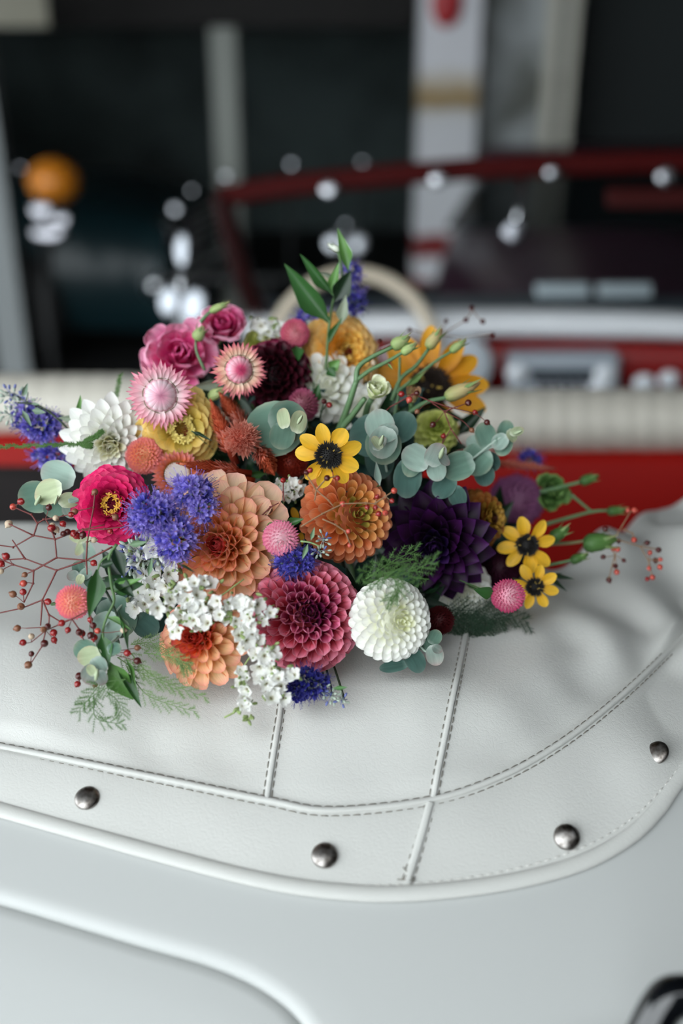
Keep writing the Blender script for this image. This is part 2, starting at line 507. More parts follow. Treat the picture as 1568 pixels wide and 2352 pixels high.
def cover_pt(s, t):
    """s along 0..1 (array), t 0..2 -> point on the cloth"""
    i = np.clip(np.asarray(s) * (NC - 1), 0, NC - 1.0001)
    k = i.astype(int); f = (i - k)[..., None]
    E = cE[k] * (1 - f) + cE[k + 1] * f; M_ = cM[k] * (1 - f) + cM[k + 1] * f; Fa = cF[k] * (1 - f) + cF[k + 1] * f
    tt = np.broadcast_to(np.asarray(t, float), i.shape)[..., None]
    q = np.where(tt <= 1, E * (1 - tt) + M_ * tt, M_ * (2 - tt) + Fa * (tt - 1))
    p = drop_on(q[..., 0], q[..., 1], bulge(tt[..., 0]))
    p = p.copy(); p[..., 2] += ripple(p, tt[..., 0])
    return p

cover = thing('boot_cover', 'white leathercloth hood cover snapped over the rear deck of the open car, under the bouquet', 'cover', loc=(0, 0.7, 0.0))
COVM = Matrix.Translation((0, -0.7, 0.0))
ss = np.linspace(0, 1, NC)
def cover_rows(ts):
    return [cover_pt(ss, np.full(NC, t)) for t in ts]
# flap band: from the rolled hem to the seam
hemline = cover_pt(ss, np.full(NC, 0.0))
rows = [hemline + np.array([0, 0.006, -0.0035])] + cover_rows(np.concatenate([[0.0, 0.03], np.linspace(0.07, 1, 26)]))
flap = mesh_data('flap_band', np.concatenate(rows), grid_faces(len(rows), NC), grid_uv(len(rows), NC))
part('flap_band', flap, cover, COVM, leather)
# the three panels of the top, split at the two cross seams
def split_col(u_at):
    return int(np.argmin(np.abs(cM[:, 0] - u_at)))
kA, kB = split_col(612), split_col(992)
tt_ = np.concatenate([np.linspace(1, 1.3, 24), np.linspace(1.32, 2, 40)])
rows = cover_rows(tt_)
rows += [rows[-1] + np.array([0, 0.012, -0.006]), rows[-1] + np.array([0, 0.018, -0.03]), rows[-1] + np.array([0, 0.016, -0.09])]
for a, z in ((0, kA), (kA, kB), (kB, NC - 1)):
    sub = [r[a:z + 1] for r in rows]
    part('cover_panel', mesh_data('cover_panel', np.concatenate(sub), grid_faces(len(sub), z - a + 1), grid_uv(len(sub), z - a + 1)), cover, COVM, leather)

thread = plain('grey_thread', '#7d786f', 0.8)
thread_white = plain('white_thread', '#cfcdc8', 0.7)
grime = plain('seam_grime', '#4a443c', 0.9)

def frame_along(pts):
    t = np.gradient(pts, axis=0); t /= np.linalg.norm(t, axis=1)[:, None]
    n = normal_body(pts)
    b_ = np.cross(t, n); b_ /= np.linalg.norm(b_, axis=1)[:, None]
    return t, np.cross(b_, t), b_

def welt(name, pts, half, height, mat=leather):
    """raised folded strip sewn along a seam"""
    t, n, b_ = frame_along(pts)
    rows = []
    for s_, h_ in ((-1.05, -0.001), (-1.0, 0.45 * height), (-0.8, 0.85 * height), (-0.3, height), (0.3, height), (0.8, 0.85 * height), (1.0, 0.45 * height), (1.05, -0.001)):
        rows.append(pts + b_ * half * s_ + n * h_)
    return part(name, mesh_data(name, np.concatenate(rows), grid_faces(len(rows), len(pts)), grid_uv(len(rows), len(pts))), cover, COVM, mat)

def stitches(name, pts, off, length, gap, mat, r=0.00042, lift=0.0006, mb=None):
    t, n, b_ = frame_along(pts)
    line = pts + b_ * off + n * lift
    seg = np.linalg.norm(np.diff(line, axis=0), axis=1)
    cum = np.concatenate([[0], np.cumsum(seg)])
    own = mb is None
    if own:
        mb = MB()
    d = 0.002
    while d + length < cum[-1]:
        q = np.array([[np.interp(d + f * length, cum, line[:, k]) for k in range(3)] for f in (0, 0.25, 0.75, 1)])
        k = int(np.searchsorted(cum, d))
        nn = n[min(k, len(n) - 1)]
        q[0] -= nn * 0.0006; q[3] -= nn * 0.0006
        mb.add(*tube_geo(q, [r * 0.6, r, r, r * 0.6], 5))
        d += length + gap
    if own:
        return part(name, mb.mesh(name), cover, COVM, mat, stuff=True)

seam_pts = cover_pt(np.linspace(0.02, 0.99, 420), np.full(420, 1.0))
welt('seam_welt', seam_pts, 0.0021, 0.0024)
stitches('stitching', seam_pts, 0.0040, 0.0058, 0.0016, thread)
stitches('stitching', seam_pts, -0.0030, 0.0058, 0.0018, thread, 0.00034)
sA, sB = kA / (NC - 1), kB / (NC - 1)
for s0, tmax in ((sA, 1.62), (sB, 1.85)):
    tq = np.linspace(1.003, tmax, 160)
    cp = cover_pt(np.full(160, s0), tq)
    welt('seam_welt', cp, 0.0019, 0.0023)
    stitches('stitching', cp, 0.0030, 0.0050, 0.0020, thread, 0.00042)
    stitches('stitching', cp, -0.0030, 0.0050, 0.0020, thread, 0.00042)
# short continuation of the right-hand seam across the flap
fl = spline([(988, 1846), (965, 1930), (934, 2030)], 60)
cp = drop_on(fl[:, 0], fl[:, 1], bulge(np.linspace(1, 0.12, 60)))
welt('seam_welt', cp, 0.0025, 0.0026)
stitches('stitching', cp, 0.0036, 0.005, 0.002, thread)
stitches('stitching', cp, -0.0036, 0.005, 0.002, thread)
# thread tails at the foot of that seam
mb = MB()
for a in ([(925, 1992), (948, 2018)], [(952, 1985), (925, 2022)], [(912, 2020), (955, 2022)]):
    q = drop_on(np.array([p[0] for p in a]), np.array([p[1] for p in a]), 0.0062)
    mb.add(*tube_geo(q, 0.0004, 5))
part('thread_tail', mb.mesh('thread_tail'), cover, COVM, thread, stuff=True)
# rolled hem with its stitched line
hp = cover_pt(np.linspace(0.005, 0.995, 300), np.full(300, 0.0))
t_, n_, b_ = frame_along(hp)
if b_[150][1] < 0:
    b_ = -b_
rows = []
for a in np.linspace(-0.5, 2.9, 12):
    rr = 0.0048
    rows.append(hp + b_ * (0.004 - rr * 1.15 * math.cos(a)) + n_ * (rr * 0.62 * math.sin(a) - 0.0004))
part('hem', mesh_data('hem', np.concatenate(rows), grid_faces(len(rows), 300), grid_uv(len(rows), 300)), cover, COVM, leather)
hs = cover_pt(np.linspace(0.005, 0.995, 300), np.full(300, 0.155))
stitches('stitching', hs, 0.0, 0.0046, 0.0022, thread_white, 0.00045, 0.0003)

# press studs
stud_mat = plain('worn_nickel', (0.40, 0.375, 0.355, 1), 0.38, 1.0, var=(160, '#57504a', 0.4, 0.65))
def stud(u, v, lean=(0, 0), r=0.0088):
    p = drop_on(np.array([float(u)]), np.array([float(v)]), 0.0075)[0]
    n = normal_body(p[None])[0] + lean[0] * RTV + lean[1] * UPV
    prof = [(0, 0.0036), (r * 0.3, 0.0035), (r * 0.6, 0.0030), (r * 0.82, 0.0022), (r * 0.95, 0.0012), (r, 0.0004), (r * 0.98, -0.0004), (r * 0.8, -0.001), (r * 0.45, -0.0012), (r * 0.4, -0.004)]
    mb = MB(); mb.add(*lathe_geo(prof, 32))
    M = COVM @ frame(p, n)
    part('press_stud', mb.mesh('press_stud'), cover, M, stud_mat)
stud(200, 1833); stud(745, 1965); stud(1301, 1923, (-0.12, -0.25)); stud(1509, 1729, (-0.75, -0.1))

# ================================================================== cabin: seats, dashboard, wheel, windscreen
def Q(u, v, D0):
    return P(u, v, D0 * (1 - 0.10 * (u - 784) / F_PX))

cloth_white = plain('white_seat_leather', '#c9c4b8', 0.5, bump=(120, 0.15, 0.001))
def seat(u0, u1, vt, vm, D0, vb=1500, vk=None):
    st = part('seat', None, car, CARM)
    us = np.linspace(u0, u1, 56)
    # red shell of the backrest
    rows = []
    for v, dD in ((vb, 0.02), (vm + 120, 0.01), (vm + 25, 0.0), (vm + 2, 0.004), (vm - 20, 0.05), (vm - 26, 0.13)):
        rows.append(np.array([Q(u, v - 60 * (abs((u - u0) / (u1 - u0) * 2 - 1) ** 6) * -1, D0 + dD) for u in us]))
    part('seat_shell', mesh_data('seat_shell', np.concatenate(rows), grid_faces(len(rows), 56)), st, None, red_leather, 'red leather back shell')
    if vk:  # near-black sheet: the shade over the lower backrest, painted in as colour
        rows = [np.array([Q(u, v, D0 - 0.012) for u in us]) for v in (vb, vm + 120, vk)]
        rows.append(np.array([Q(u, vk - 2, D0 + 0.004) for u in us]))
        part('shade_panel', mesh_data('shade_panel', np.concatenate(rows), grid_faces(4, 56)), st, None, plain('painted_shade', '#120a0a', 0.9), 'near-black sheet painted as the shade on the lower back')
    # white pleated roll on top, one mesh per pleat
    n = 18
    e = np.linspace(u0, u1, n + 1)
    mid_n = [0]
    for k in range(n):
        rows = []
        uu = np.linspace(e[k], e[k + 1], 7)
        crown = np.sin(np.linspace(0, math.pi, 7))
        for a in np.linspace(-0.6, math.pi + 0.2, 14):
            rr = []
            for u, c in zip(uu, crown):
                x = abs((u - u0) / (u1 - u0) * 2 - 1)
                top = vt + (vm - vt) * 0.6 * x ** 8
                cv = (vm + top) / 2; hh = (vm - top) / 2
                rr.append(Q(u, cv - hh * math.sin(a - math.pi / 2) * 1.0 * (1 + 0.02 * c), D0 + 0.055 - (0.065 + 0.0008 * c) * math.sin(a)))
            rows.append(np.array(rr))
        part('seat_pleat', mesh_data('seat_pleat', np.concatenate(rows), grid_faces(len(rows), 7)), st, None, cloth_white)
seat(960, 1860, 893, 1046, 1.42)
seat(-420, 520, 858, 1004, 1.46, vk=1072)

# rear shelf and tub behind the seats
mb = MB()
rows = [np.array([P(u, v, D) for u in np.linspace(-500, 2000, 30)]) for v, D in ((1330, 1.0), (1345, 1.12), (1340, 1.3), (1330, 1.44))]
car_part('rear_tub', mesh_data('rear_tub', np.concatenate(rows), grid_faces(4, 30)), plain('dark_red_carpet', '#3d0b09', 0.9))

# dashboard: lofted along the car's width
us = np.linspace(560, 2000, 60)
def loft_v(name, sec, mat, label=None, parent=None, bow=0.0):
    rows = []
    for v, D in sec:
        rows.append(np.array([Q(u, v + 0.000075 * (u - 1150) ** 2 * bow, D) for u in us]))
    return car_part(name, mesh_data(name, np.concatenate(rows), grid_faces(len(rows), len(us))), mat, label)
loft_v('dashboard', [(905, 2.36), (900, 2.30), (850, 2.262), (800, 2.26), (782, 2.27), (770, 2.30)], plain('dash_red', '#8a1414', 0.35, coat=0.2), 'red dashboard face', bow=0.6)
loft_v('dashboard_rail', [(776, 2.29), (774, 2.25), (766, 2.225), (742, 2.215), (722, 2.23), (713, 2.26), (708, 2.32)], plain('silver_rail', '#eceff2', 0.35), 'silver rail along dashboard top', bow=0.6)
loft_v('dashboard_top', [(712, 2.30), (690, 2.44), (676, 2.55)], plain('grey_dash_pad', '#46515a', 0.5), 'grey dashboard top', bow=0.5)
# radio with knobs
def qbox(u0, u1, v0, v1, D, dep, name, mat, parent=None, r=0.006, label=None):
    us_ = np.linspace(u0, u1, 8)
    f = [Q(u, v, D) for v in (v1, v0) for u in (u0, u1)]
    bk = [p + np.array([0, dep, 0]) for p in f]
    V = np.array(f + bk)
    F = [(0, 1, 3, 2), (4, 6, 7, 5), (0, 4, 5, 1), (2, 3, 7, 6), (0, 2, 6, 4), (1, 5, 7, 3)]
    o = car_part(name, mesh_data(name, V, F, smooth_on=False), mat, label, parent)
    return bevel(o, r)
silver_paint = plain('silver_paint', '#a4adb6', 0.3, 0.25)
knob_silver = plain('knob_silver', '#e4e9ee', 0.25, 0.1)
radio = qbox(1168, 1426, 812, 908, 2.22, 0.09, 'radio', silver_paint, r=0.012)
dark_glass = plain('dark_dial_glass', '#232c33', 0.15)
qbox(1218, 1376, 850, 868, 2.208, 0.02, 'radio_dial', dark_glass, radio, 0.003)
for k in range(6):
    qbox(1226 + 25 * k, 1247 + 25 * k, 876, 898, 2.205, 0.02, 'radio_button', dull_chrome, radio, 0.003)
def qdisc(u, v, D, rpx, name, mat, parent=None, n=(0, -1, 0.25), dome=0.25, label=None, thick=0.02):
    p = Q(u, v, D); r = rpx * D / F_PX
    prof = [(0, dome * r), (r * 0.4, dome * r * 0.85), (r * 0.75, dome * r * 0.45), (r * 0.95, dome * r * 0.1), (r, -0.1 * r), (r * 0.96, -thick)]
    mb = MB(); mb.add(*lathe_geo(prof, 28))
    M = (CARM if parent is None else Matrix.Identity(4)) @ frame(p, n)
    return part(name, mb.mesh(name), parent or car, M, mat, label)
for u, v in ((1188, 858), (1392, 862)):
    qdisc(u, v, 2.19, 24, 'radio_knob', knob_silver, radio)
qdisc(1384, 888, 2.185, 24, 'radio_knob', knob_silver, radio)
qdisc(1482, 882, 2.15, 22, 'switch_knob', knob_silver)
qdisc(1540, 872, 2.13, 20, 'switch_knob', knob_silver)
# speedometer pod
pod = qdisc(1066, 838, 2.17, 66, 'speedometer', plain('pod_grey', '#c4ccd3', 0.35), dome=0.12, thick=0.1)
qdisc(1066, 838, 2.155, 52, 'dial_face', plain('dial_grey', '#b4bec6', 0.3), pod, dome=0.1)
qdisc(1066, 838, 2.148, 15, 'dial_hub', cream_plastic, pod)
# steering wheel: a ring seen in front of the dashboard
wheel = part('steering_wheel', None, car, CARM)
wc = Q(812, 830, 2.12); wr = 192 * 2.12 / F_PX
wa = np.array([1.0, 0.05, 0]); wa /= np.linalg.norm(wa)
wb = np.array([0, 0.42, 0.91])
ring = np.array([wc + wr * (math.cos(a) * wa + math.sin(a) * wb * 1.05) for a in np.linspace(0, 2 * math.pi, 73)])
mb = MB(); mb.add(*tube_geo(ring, 0.0165, 12, False))
part('wheel_rim', mb.mesh('wheel_rim'), wheel, None, cream_plastic, 'cream rim')
mb = MB()
for a in (0.25, math.pi - 0.25, -math.pi / 2):
    mb.add(*tube_geo([wc + np.array([0, 0.03, -0.02]), wc + 0.5 * wr * (math.cos(a) * wa + math.sin(a) * wb), wc + 0.98 * wr * (math.cos(a) * wa + math.sin(a) * wb)], 0.007, 8))
    part('wheel_spoke', mb.mesh('wheel_spoke'), wheel, None, chrome); mb = MB()
mb = MB(); mb.add(*sphere_geo(wc, 0.045, 20, 12, (1, 0.5, 1)))
part('horn_button', mb.mesh('horn_button'), wheel, None, cream_plastic)
# windscreen
BAR = [(508, 452), (640, 430), (800, 412), (1000, 394), (1200, 382), (1400, 375), (1568, 372), (1900, 385)]
barp = np.array([Q(u, v, 2.42) for u, v in spline(BAR, 60)])
mb = MB(); mb.add(*tube_geo(barp, 0.026, 12))
car_part('windscreen_frame', mb.mesh('windscreen_frame'), red_paint, 'dark red top frame')
pill = np.array([Q(u, v, D) for u, v, D in spline([(508, 452, 2.42), (528, 530, 2.4), (560, 640, 2.36), (600, 740, 2.3)], 20)])
mb = MB(); mb.add(*tube_geo(pill, 0.026, 12))
car_part('windscreen_pillar', mb.mesh('windscreen_pillar'), plain('dark_maroon_paint', '#240808', 0.3))
glass, nt, b, out = new_mat('windscreen_glass')
nt.nodes.remove(b)
tr = nt.nodes.new('ShaderNodeBsdfTransparent'); tr.inputs['Color'].default_value = (0.94, 0.96, 0.96, 1)
gl = nt.nodes.new('ShaderNodeBsdfGlossy'); gl.inputs['Roughness'].default_value = 0.03
fr = nt.nodes.new('ShaderNodeFresnel'); fr.inputs['IOR'].default_value = 1.12
ms = nt.nodes.new('ShaderNodeMixShader')
nt.links.new(fr.outputs[0], ms.inputs[0]); nt.links.new(tr.outputs[0], ms.inputs[1]); nt.links.new(gl.outputs[0], ms.inputs[2])
nt.links.new(ms.outputs[0], out.inputs['Surface'])
g0 = np.array([Q(u, v + 14, 2.42) for u, v in spline(BAR, 60)])
g1 = np.array([Q(u, 700, 2.38) for u in np.linspace(590, 1900, 60)])
rows = [g0 * (1 - t) + g1 * t for t in np.linspace(0, 1, 8)]
car_part('windscreen_glass', mesh_data('windscreen_glass', np.concatenate(rows), grid_faces(8, 60)), glass)
for u, v, r in ((755, 432, 19), (1005, 408, 19), (1268, 393, 15), (1531, 402, 21)):
    qdisc(u, v, 2.375, r, 'frame_fastener', mid_chrome, n=(-0.1, -1, 0.35), dome=0.18)
# sun visor and rear-view mirror
qbox(1395, 1700, 432, 478, 2.33, 0.02, 'sun_visor', plain('visor_red', '#350807', 0.6, spec=0.15), label='dark red sun visor', r=0.008)
mir = qdisc(1180, 530, 2.36, 26, 'driving_mirror', dull_chrome, n=(-0.15, -1, 0.3), dome=0.1)
mb = MB(); mb.add(*tube_geo([Q(1180, 530, 2.38), Q(1195, 460, 2.40), Q(1200, 392, 2.42)], 0.006, 8))
part('mirror_stalk', mb.mesh('mirror_stalk'), mir, mir.matrix_basis.inverted() @ CARM, chrome)
# defroster vents on the dashboard top
for u in (1292, 1436):
    qbox(u - 62, u + 62, 650, 684, 2.44, 0.01, 'defroster_vent', plain('vent_silver', '#9aa3a8', 0.35, 0.6), r=0.004)
# chrome wing mirror and quarter light fittings on the left door
door = np.array([[P(u, v, D) for u in np.linspace(-500, 600, 20)] for v, D in ((1010, 1.75), (905, 1.9), (868, 2.05), (862, 2.2))])
car_part('left_door_top', mesh_data('left_door_top', np.concatenate(list(door)), grid_faces(4, 20)), plain('black_trim', '#0c0d0f', 0.35), 'black door capping')
wm = part('wing_mirror', None, car, CARM)
mirror_chrome = plain('mirror_chrome', (0.27, 0.285, 0.31, 1), 0.22, 1.0)
def wing(name, u, v, rx, ry, n=(-0.1, -1, 0.3), D=2.2):
    p = P(u, v, D)
    prof = [(0, 0.12), (0.5, 0.1), (0.85, 0.04), (1, -0.12), (0.7, -0.55), (0.1, -0.75)]
    mb = MB(); mb.add(*lathe_geo(prof, 28))
    M = frame(p, n) @ Matrix.Diagonal((rx * D / F_PX, ry * D / F_PX, rx * D / F_PX, 1))
    part(name, mb.mesh(name), wm, M, mirror_chrome)
wing('mirror_head', 418, 572, 18, 44)
wing('mirror_base', 390, 692, 28, 44)
wing('mirror_bracket', 446, 704, 36, 54)
mb = MB(); mb.add(*tube_geo([P(418, 600, 2.22), P(416, 660, 2.23), P(415, 760, 2.23), P(415, 860, 2.2)], 0.01, 8))
part('mirror_stem', mb.mesh('mirror_stem'), wm, None, chrome_soft)

# ================================================================== things standing in the dark garage
def on_floor(u, D):
    p = P(u, 700, D); return Vector((p[0], p[1], FLOOR_Z))
# white painted pillar with red bands and rust, beside a grimy grey wall panel
pm, nt, b, out = new_mat('flaking_white_paint')
tc = nt.nodes.new('ShaderNodeTexCoord'); sp = nt.nodes.new('ShaderNodeSeparateXYZ'); nt.links.new(tc.outputs['Object'], sp.inputs[0])
nz = nt.nodes.new('ShaderNodeTexNoise'); nz.inputs['Scale'].default_value = 5; nz.inputs['Detail'].default_value = 5
nt.links.new(tc.outputs['Object'], nz.inputs['Vector'])
wob = nt.nodes.new('ShaderNodeMath'); wob.operation = 'MULTIPLY_ADD'; wob.inputs[1].default_value = 0.10
nt.links.new(nz.outputs['Fac'], wob.inputs[0]); nt.links.new(sp.outputs['Z'], wob.inputs[2])
rng_ = nt.nodes.new('ShaderNodeMapRange'); rng_.inputs['From Min'].default_value = 0.0; rng_.inputs['From Max'].default_value = 2.4
nt.links.new(wob.outputs[0], rng_.inputs['Value'])
cr = nt.nodes.new('ShaderNodeValToRGB'); cr.color_ramp.interpolation = 'LINEAR'
PIL_D = 4.6
def pil_z(v):
    return (at_y(1000, v, P(1000, 300, PIL_D)[1])[2] - FLOOR_Z + 0.05) / 2.4
bands = [(720, '#8a1014'), (650, '#8a1014'), (640, '#dcdce0'), (600, '#dcdce0'), (592, '#7c1014'), (552, '#7c1014'), (542, '#d4d4d8'), (300, '#c4c6ca'), (262, '#bcbcba'), (248, '#86714c'), (215, '#9a845f'), (178, '#c0bcb4'), (150, '#cccdd2')]
el = cr.color_ramp.elements
while len(el) < len(bands):
    el.new(0.5)
for e, (v, c) in zip(el, bands):
    e.position = pil_z(v); e.color = lin(c)
nt.links.new(rng_.outputs[0], cr.inputs['Fac'])
nt.links.new(cr.outputs['Color'], b.inputs['Base Color']); b.inputs['Roughness'].default_value = 0.6
p0, p1 = P(962, 300, PIL_D), P(1092, 300, PIL_D)
mb = MB(); mb.add(*box_geo(p0[0], p1[0], p0[1], p0[1] + 0.26, 0, 3.5))
pil = part('pillar_white', mb.mesh('pillar_white', smooth_on=False), None, Matrix.Translation((0, 0, FLOOR_Z)), pm); pil['kind'] = 'structure'
sg = at_y(1026, 8, p0[1] - 0.01)
mb = MB(); mb.add(*lathe_geo([(0, 0.02), (0.05, 0.018), (0.066, 0.008), (0.07, 0)], 28))
part('round_sign', mb.mesh('round_sign'), pil, Matrix.Translation((0, 0, -FLOOR_Z)) @ frame(sg, (0, -1, 0)) @ Matrix.Diagonal((1, 1.35, 1, 1)), plain('sign_red', '#a01c24', 0.5))
gp = plain('grimy_grey_panel', '#a2a7a8', 0.7, var=(3.2, '#5c5e58', 0.42, 0.66))
q0, q1 = P(1094, 300, PIL_D + 0.2), P(1312, 300, PIL_D + 0.2)
structure('wall_panel', box_geo(q0[0], q1[0], q0[1], q0[1] + 0.12, FLOOR_Z, 2.55), gp)
for u0, u1 in ((1242, 1268), (1288, 1308)):
    a, c = P(u0, 300, PIL_D + 0.14), P(u1, 300, PIL_D + 0.14)
    structure('trim_1', box_geo(a[0], c[0], a[1], a[1] + 0.06, FLOOR_Z, 2.55), plain('pale_post', '#b8b6aa', 0.6))
structure('wall_side', box_geo(q1[0] + 0.02, 2.5, q1[1] + 0.3, q1[1] + 0.4, FLOOR_Z, 2.55), plain('dark_slate_wall', '#1c2324', 0.7))
# grey steel post, dark beam across the top, bright post at the far left
a, c = P(492, 300, 5.4), P(548, 300, 5.4)
structure('trim_2', box_geo(a[0], c[0], a[1], a[1] + 0.13, FLOOR_Z, 0.66), plain('grey_steel', '#8a8e88', 0.6))
structure('beam', box_geo(-5.9, 0.38, float(a[1]) - 0.04, float(a[1]) + 0.4, 0.64, 1.7), beam_mat)
a, c = P(-80, 300, 4.2), P(-6, 300, 4.2)
structure('trim_3', box_geo(a[0], c[0], a[1], a[1] + 0.1, FLOOR_Z, 2.5), plain('pale_grey_steel', '#858a8b', 0.6))
a, c = P(-200, 62, 4.6), P(112, -80, 4.6)
bd = thing('sign_board', 'plain beige board hung high at the far left of the dark garage', 'board', loc=(float(a[0] + c[0]) / 2, float(a[1]), float(a[2])))
mb = MB(); w2 = (c[0] - a[0]) / 2; hh = c[2] - a[2]
mb.add(*box_geo(-w2, w2, 0, 0.02, 0, hh))
bevel(part('board_panel', mb.mesh('board_panel', smooth_on=False), bd, mat=plain('beige_board', '#8f8c7c', 0.6)), 0.004)
for sx in (-0.7, 0.7):
    mb = MB(); mb.add(*tube_geo([(w2 * sx, 0.01, hh), (w2 * sx, 0.01, 2.6 - float(a[2]))], 0.006, 6))
    part('hanger_rod', mb.mesh('hanger_rod'), bd, mat=chrome_soft)

hub_grey = plain('hub_grey', '#16181a', 0.5)
dark_gl = plain('dark_window', '#0d1315', 0.08, coat=0.3)
def parked_car(label, loc, yaw, col, Ln=4.1, Wd=1.6, Ht=1.38, hood=0.85, van=False, grp='parked vehicles'):
    pt = plain('parked_paint', col, 0.35, coat=0.12, spec=0.2)
    root = thing('parked_van' if van else 'parked_car', label, 'van' if van else 'car', loc=loc)
    root.rotation_euler = (0, 0, yaw)
    xs = np.linspace(-Ln / 2, Ln / 2, 30)
    rows = []
    for x in xs:
        q = abs(x) / (Ln / 2)
        w = Wd / 2 * (1 - 0.22 * q ** 4)
        top = hood * (1 - 0.18 * q ** 5)
        sec = []
        for y_, z_ in ((-0.92, 0.25), (-1.0, 0.4), (-1.0, 0.62), (-0.93, 0.9), (-0.75, 1.0), (0, 1.03), (0.75, 1.0), (0.93, 0.9), (1.0, 0.62), (1.0, 0.4), (0.92, 0.25)):
            sec.append((x, y_ * w, z_ * top))
        rows.append(np.array(sec))
    n = len(rows[0])
    F = grid_faces(len(rows), n) + [tuple(range(n)), tuple(range((len(rows) - 1) * n + n - 1, (len(rows) - 1) * n - 1, -1))]
    part('car_body', mesh_data('car_body', np.concatenate(rows), F), root, mat=pt)
    fx = 0.47 * Ln if van else 0.17 * Ln
    sec = [(-0.42 * Ln, hood, 0.94), (-0.33 * Ln, Ht, 0.76), (0.02 * Ln if not van else 0.36 * Ln, Ht, 0.76), (fx, hood, 0.94)]
    V = []
    for x, z, w in sec:
        V += [(x, -Wd / 2 * w, z), (x, Wd / 2 * w, z)]
    F = [(0, 1, 3, 2), (4, 5, 7, 6), (0, 2, 4, 6), (1, 7, 5, 3)]
    bevel(part('windows', mesh_data('windows', V, F, smooth_on=False), root, mat=dark_gl), 0.03)
    mb = MB(); mb.add(*box_geo(sec[1][0] - 0.06, sec[2][0] + 0.06, -Wd / 2 * 0.8, Wd / 2 * 0.8, Ht - 0.03, Ht + 0.04))
    bevel(part('car_roof', mb.mesh('car_roof', smooth_on=False), root, mat=pt), 0.03)
    for sx in (-1, 1):
        for sy in (-1, 1):
            mb = MB(); V, F, UV = lathe_geo([(0, 0.09), (0.2, 0.09), (0.3, 0.08), (0.31, 0), (0.3, -0.08), (0, -0.08)], 24)
            mb.add(V, F, UV)
            wv = part('wheel', mb.mesh('wheel'), root, Matrix.Translation((sx * Ln * 0.31, sy * Wd * 0.46, 0.31)) @ Matrix.Rotation(-sy * math.pi / 2, 4, 'X'), dark_rubber)
            mb = MB(); mb.add(*lathe_geo([(0, 0.13), (0.1, 0.12), (0.16, 0.1), (0.17, 0.07)], 20))
            part('hubcap', mb.mesh('hubcap'), wv, mat=hub_grey)
    for sy in (-1, 1):
        mb = MB(); mb.add(*lathe_geo([(0, 0.03), (0.05, 0.026), (0.085, 0.01), (0.095, -0.02), (0.09, -0.12)], 24))
        part('headlight', mb.mesh('headlight'), root, Matrix.Translation((Ln * 0.497, sy * Wd * 0.29, hood * 0.74)) @ frame((0, 0, 0), (1, 0, 0.25)), chrome)
    for sx in (-1, 1):
        mb = MB(); mb.add(*tube_geo([(sx * (Ln / 2 - 0.06), -Wd * 0.44, 0.42), (sx * (Ln / 2 + 0.06), -Wd * 0.3, 0.42), (sx * (Ln / 2 + 0.08), 0, 0.42), (sx * (Ln / 2 + 0.06), Wd * 0.3, 0.42), (sx * (Ln / 2 - 0.06), Wd * 0.44, 0.42)], 0.05, 10))
        part('bumper', mb.mesh('bumper'), root, mat=chrome_soft)
    gr = part('grille', None, root)
    for k in range(5):
        mb = MB(); mb.add(*tube_geo([(Ln / 2 + 0.012, -0.24, 0.5 + 0.045 * k), (Ln / 2 + 0.02, 0, 0.5 + 0.045 * k), (Ln / 2 + 0.012, 0.24, 0.5 + 0.045 * k)], 0.01, 6))
        part('grille_bar', mb.mesh('grille_bar'), gr, mat=chrome_soft)
    return root
parked_car('dark teal car parked sideways at the left of the garage, its chrome lamp shining', on_floor(-330, 5.7), R(-8), '#0e2226')
parked_car('dark maroon car parked nose on, seen through the windscreen of the convertible', on_floor(1390, 4.9) , R(-100), '#3a2430', Ht=0.98, hood=0.74)
# an orange lantern standing on the left car's front wing
lp = P(128, 452, 4.1)
ln = thing('lantern', 'orange globe lantern above the bright chrome lamps at the far left', 'lantern', loc=lp)
mb = MB(); mb.add(*sphere_geo((0, 0, 0.06), 0.105, 24, 14, (1, 1, 0.85)))
part('lantern_globe', mb.mesh('lantern_globe'), ln, mat=plain('orange_globe', '#c8791c', 0.35))
mb = MB(); mb.add(*lathe_geo([(0, 0.03), (0.06, 0.03), (0.07, 0.0), (0.07, -0.05), (0.0, -0.05)], 20))
part('lantern_base', mb.mesh('lantern_base'), ln, Matrix.Translation((0, 0, -0.03)), dark_rubber)
# chrome spot lamps below it, on their own stand
sl = thing('spot_lamp_stand', 'chrome cluster of work lamps on a stand at the far left below the orange lantern', 'lamp', loc=on_floor(110, 4.0))
SLM = sl.matrix_basis.copy(); SLM.translation = Vector(on_floor(110, 4.0)); SLI = SLM.inverted()
nickel = plain('nickel', (0.34, 0.34, 0.37, 1), 0.2, 1.0)
def lampdisc(u, v, rx, ry, D=4.0):
    mb = MB(); mb.add(*lathe_geo([(0, 0.1), (0.5, 0.08), (0.85, 0.03), (1, -0.05), (0.8, -0.7), (0.1, -0.9)], 24))
    part('lamp_head', mb.mesh('lamp_head'), sl, SLI @ frame(P(u, v, D), (0.05, -1, 0.3)) @ Matrix.Diagonal((rx * D / F_PX, ry * D / F_PX, rx * D / F_PX, 1)), nickel)
lampdisc(112, 532, 42, 24); lampdisc(94, 478, 24, 24); lampdisc(138, 502, 22, 20)
lampdisc(48, 383, 6, 6)
mb = MB()
mb.add(*tube_geo([P(110, 545, 4.05), P(108, 700, 4.05), SLM.translation], 0.02, 8))
mb.add(*tube_geo([P(96, 480, 4.07), P(48, 385, 4.07)], 0.008, 6)); mb.add(*tube_geo([P(96, 480, 4.07), P(110, 545, 4.07)], 0.012, 6))
mbm = mb.mesh('lamp_pole')
part('lamp_pole', mbm, sl, SLI, dark_rubber)
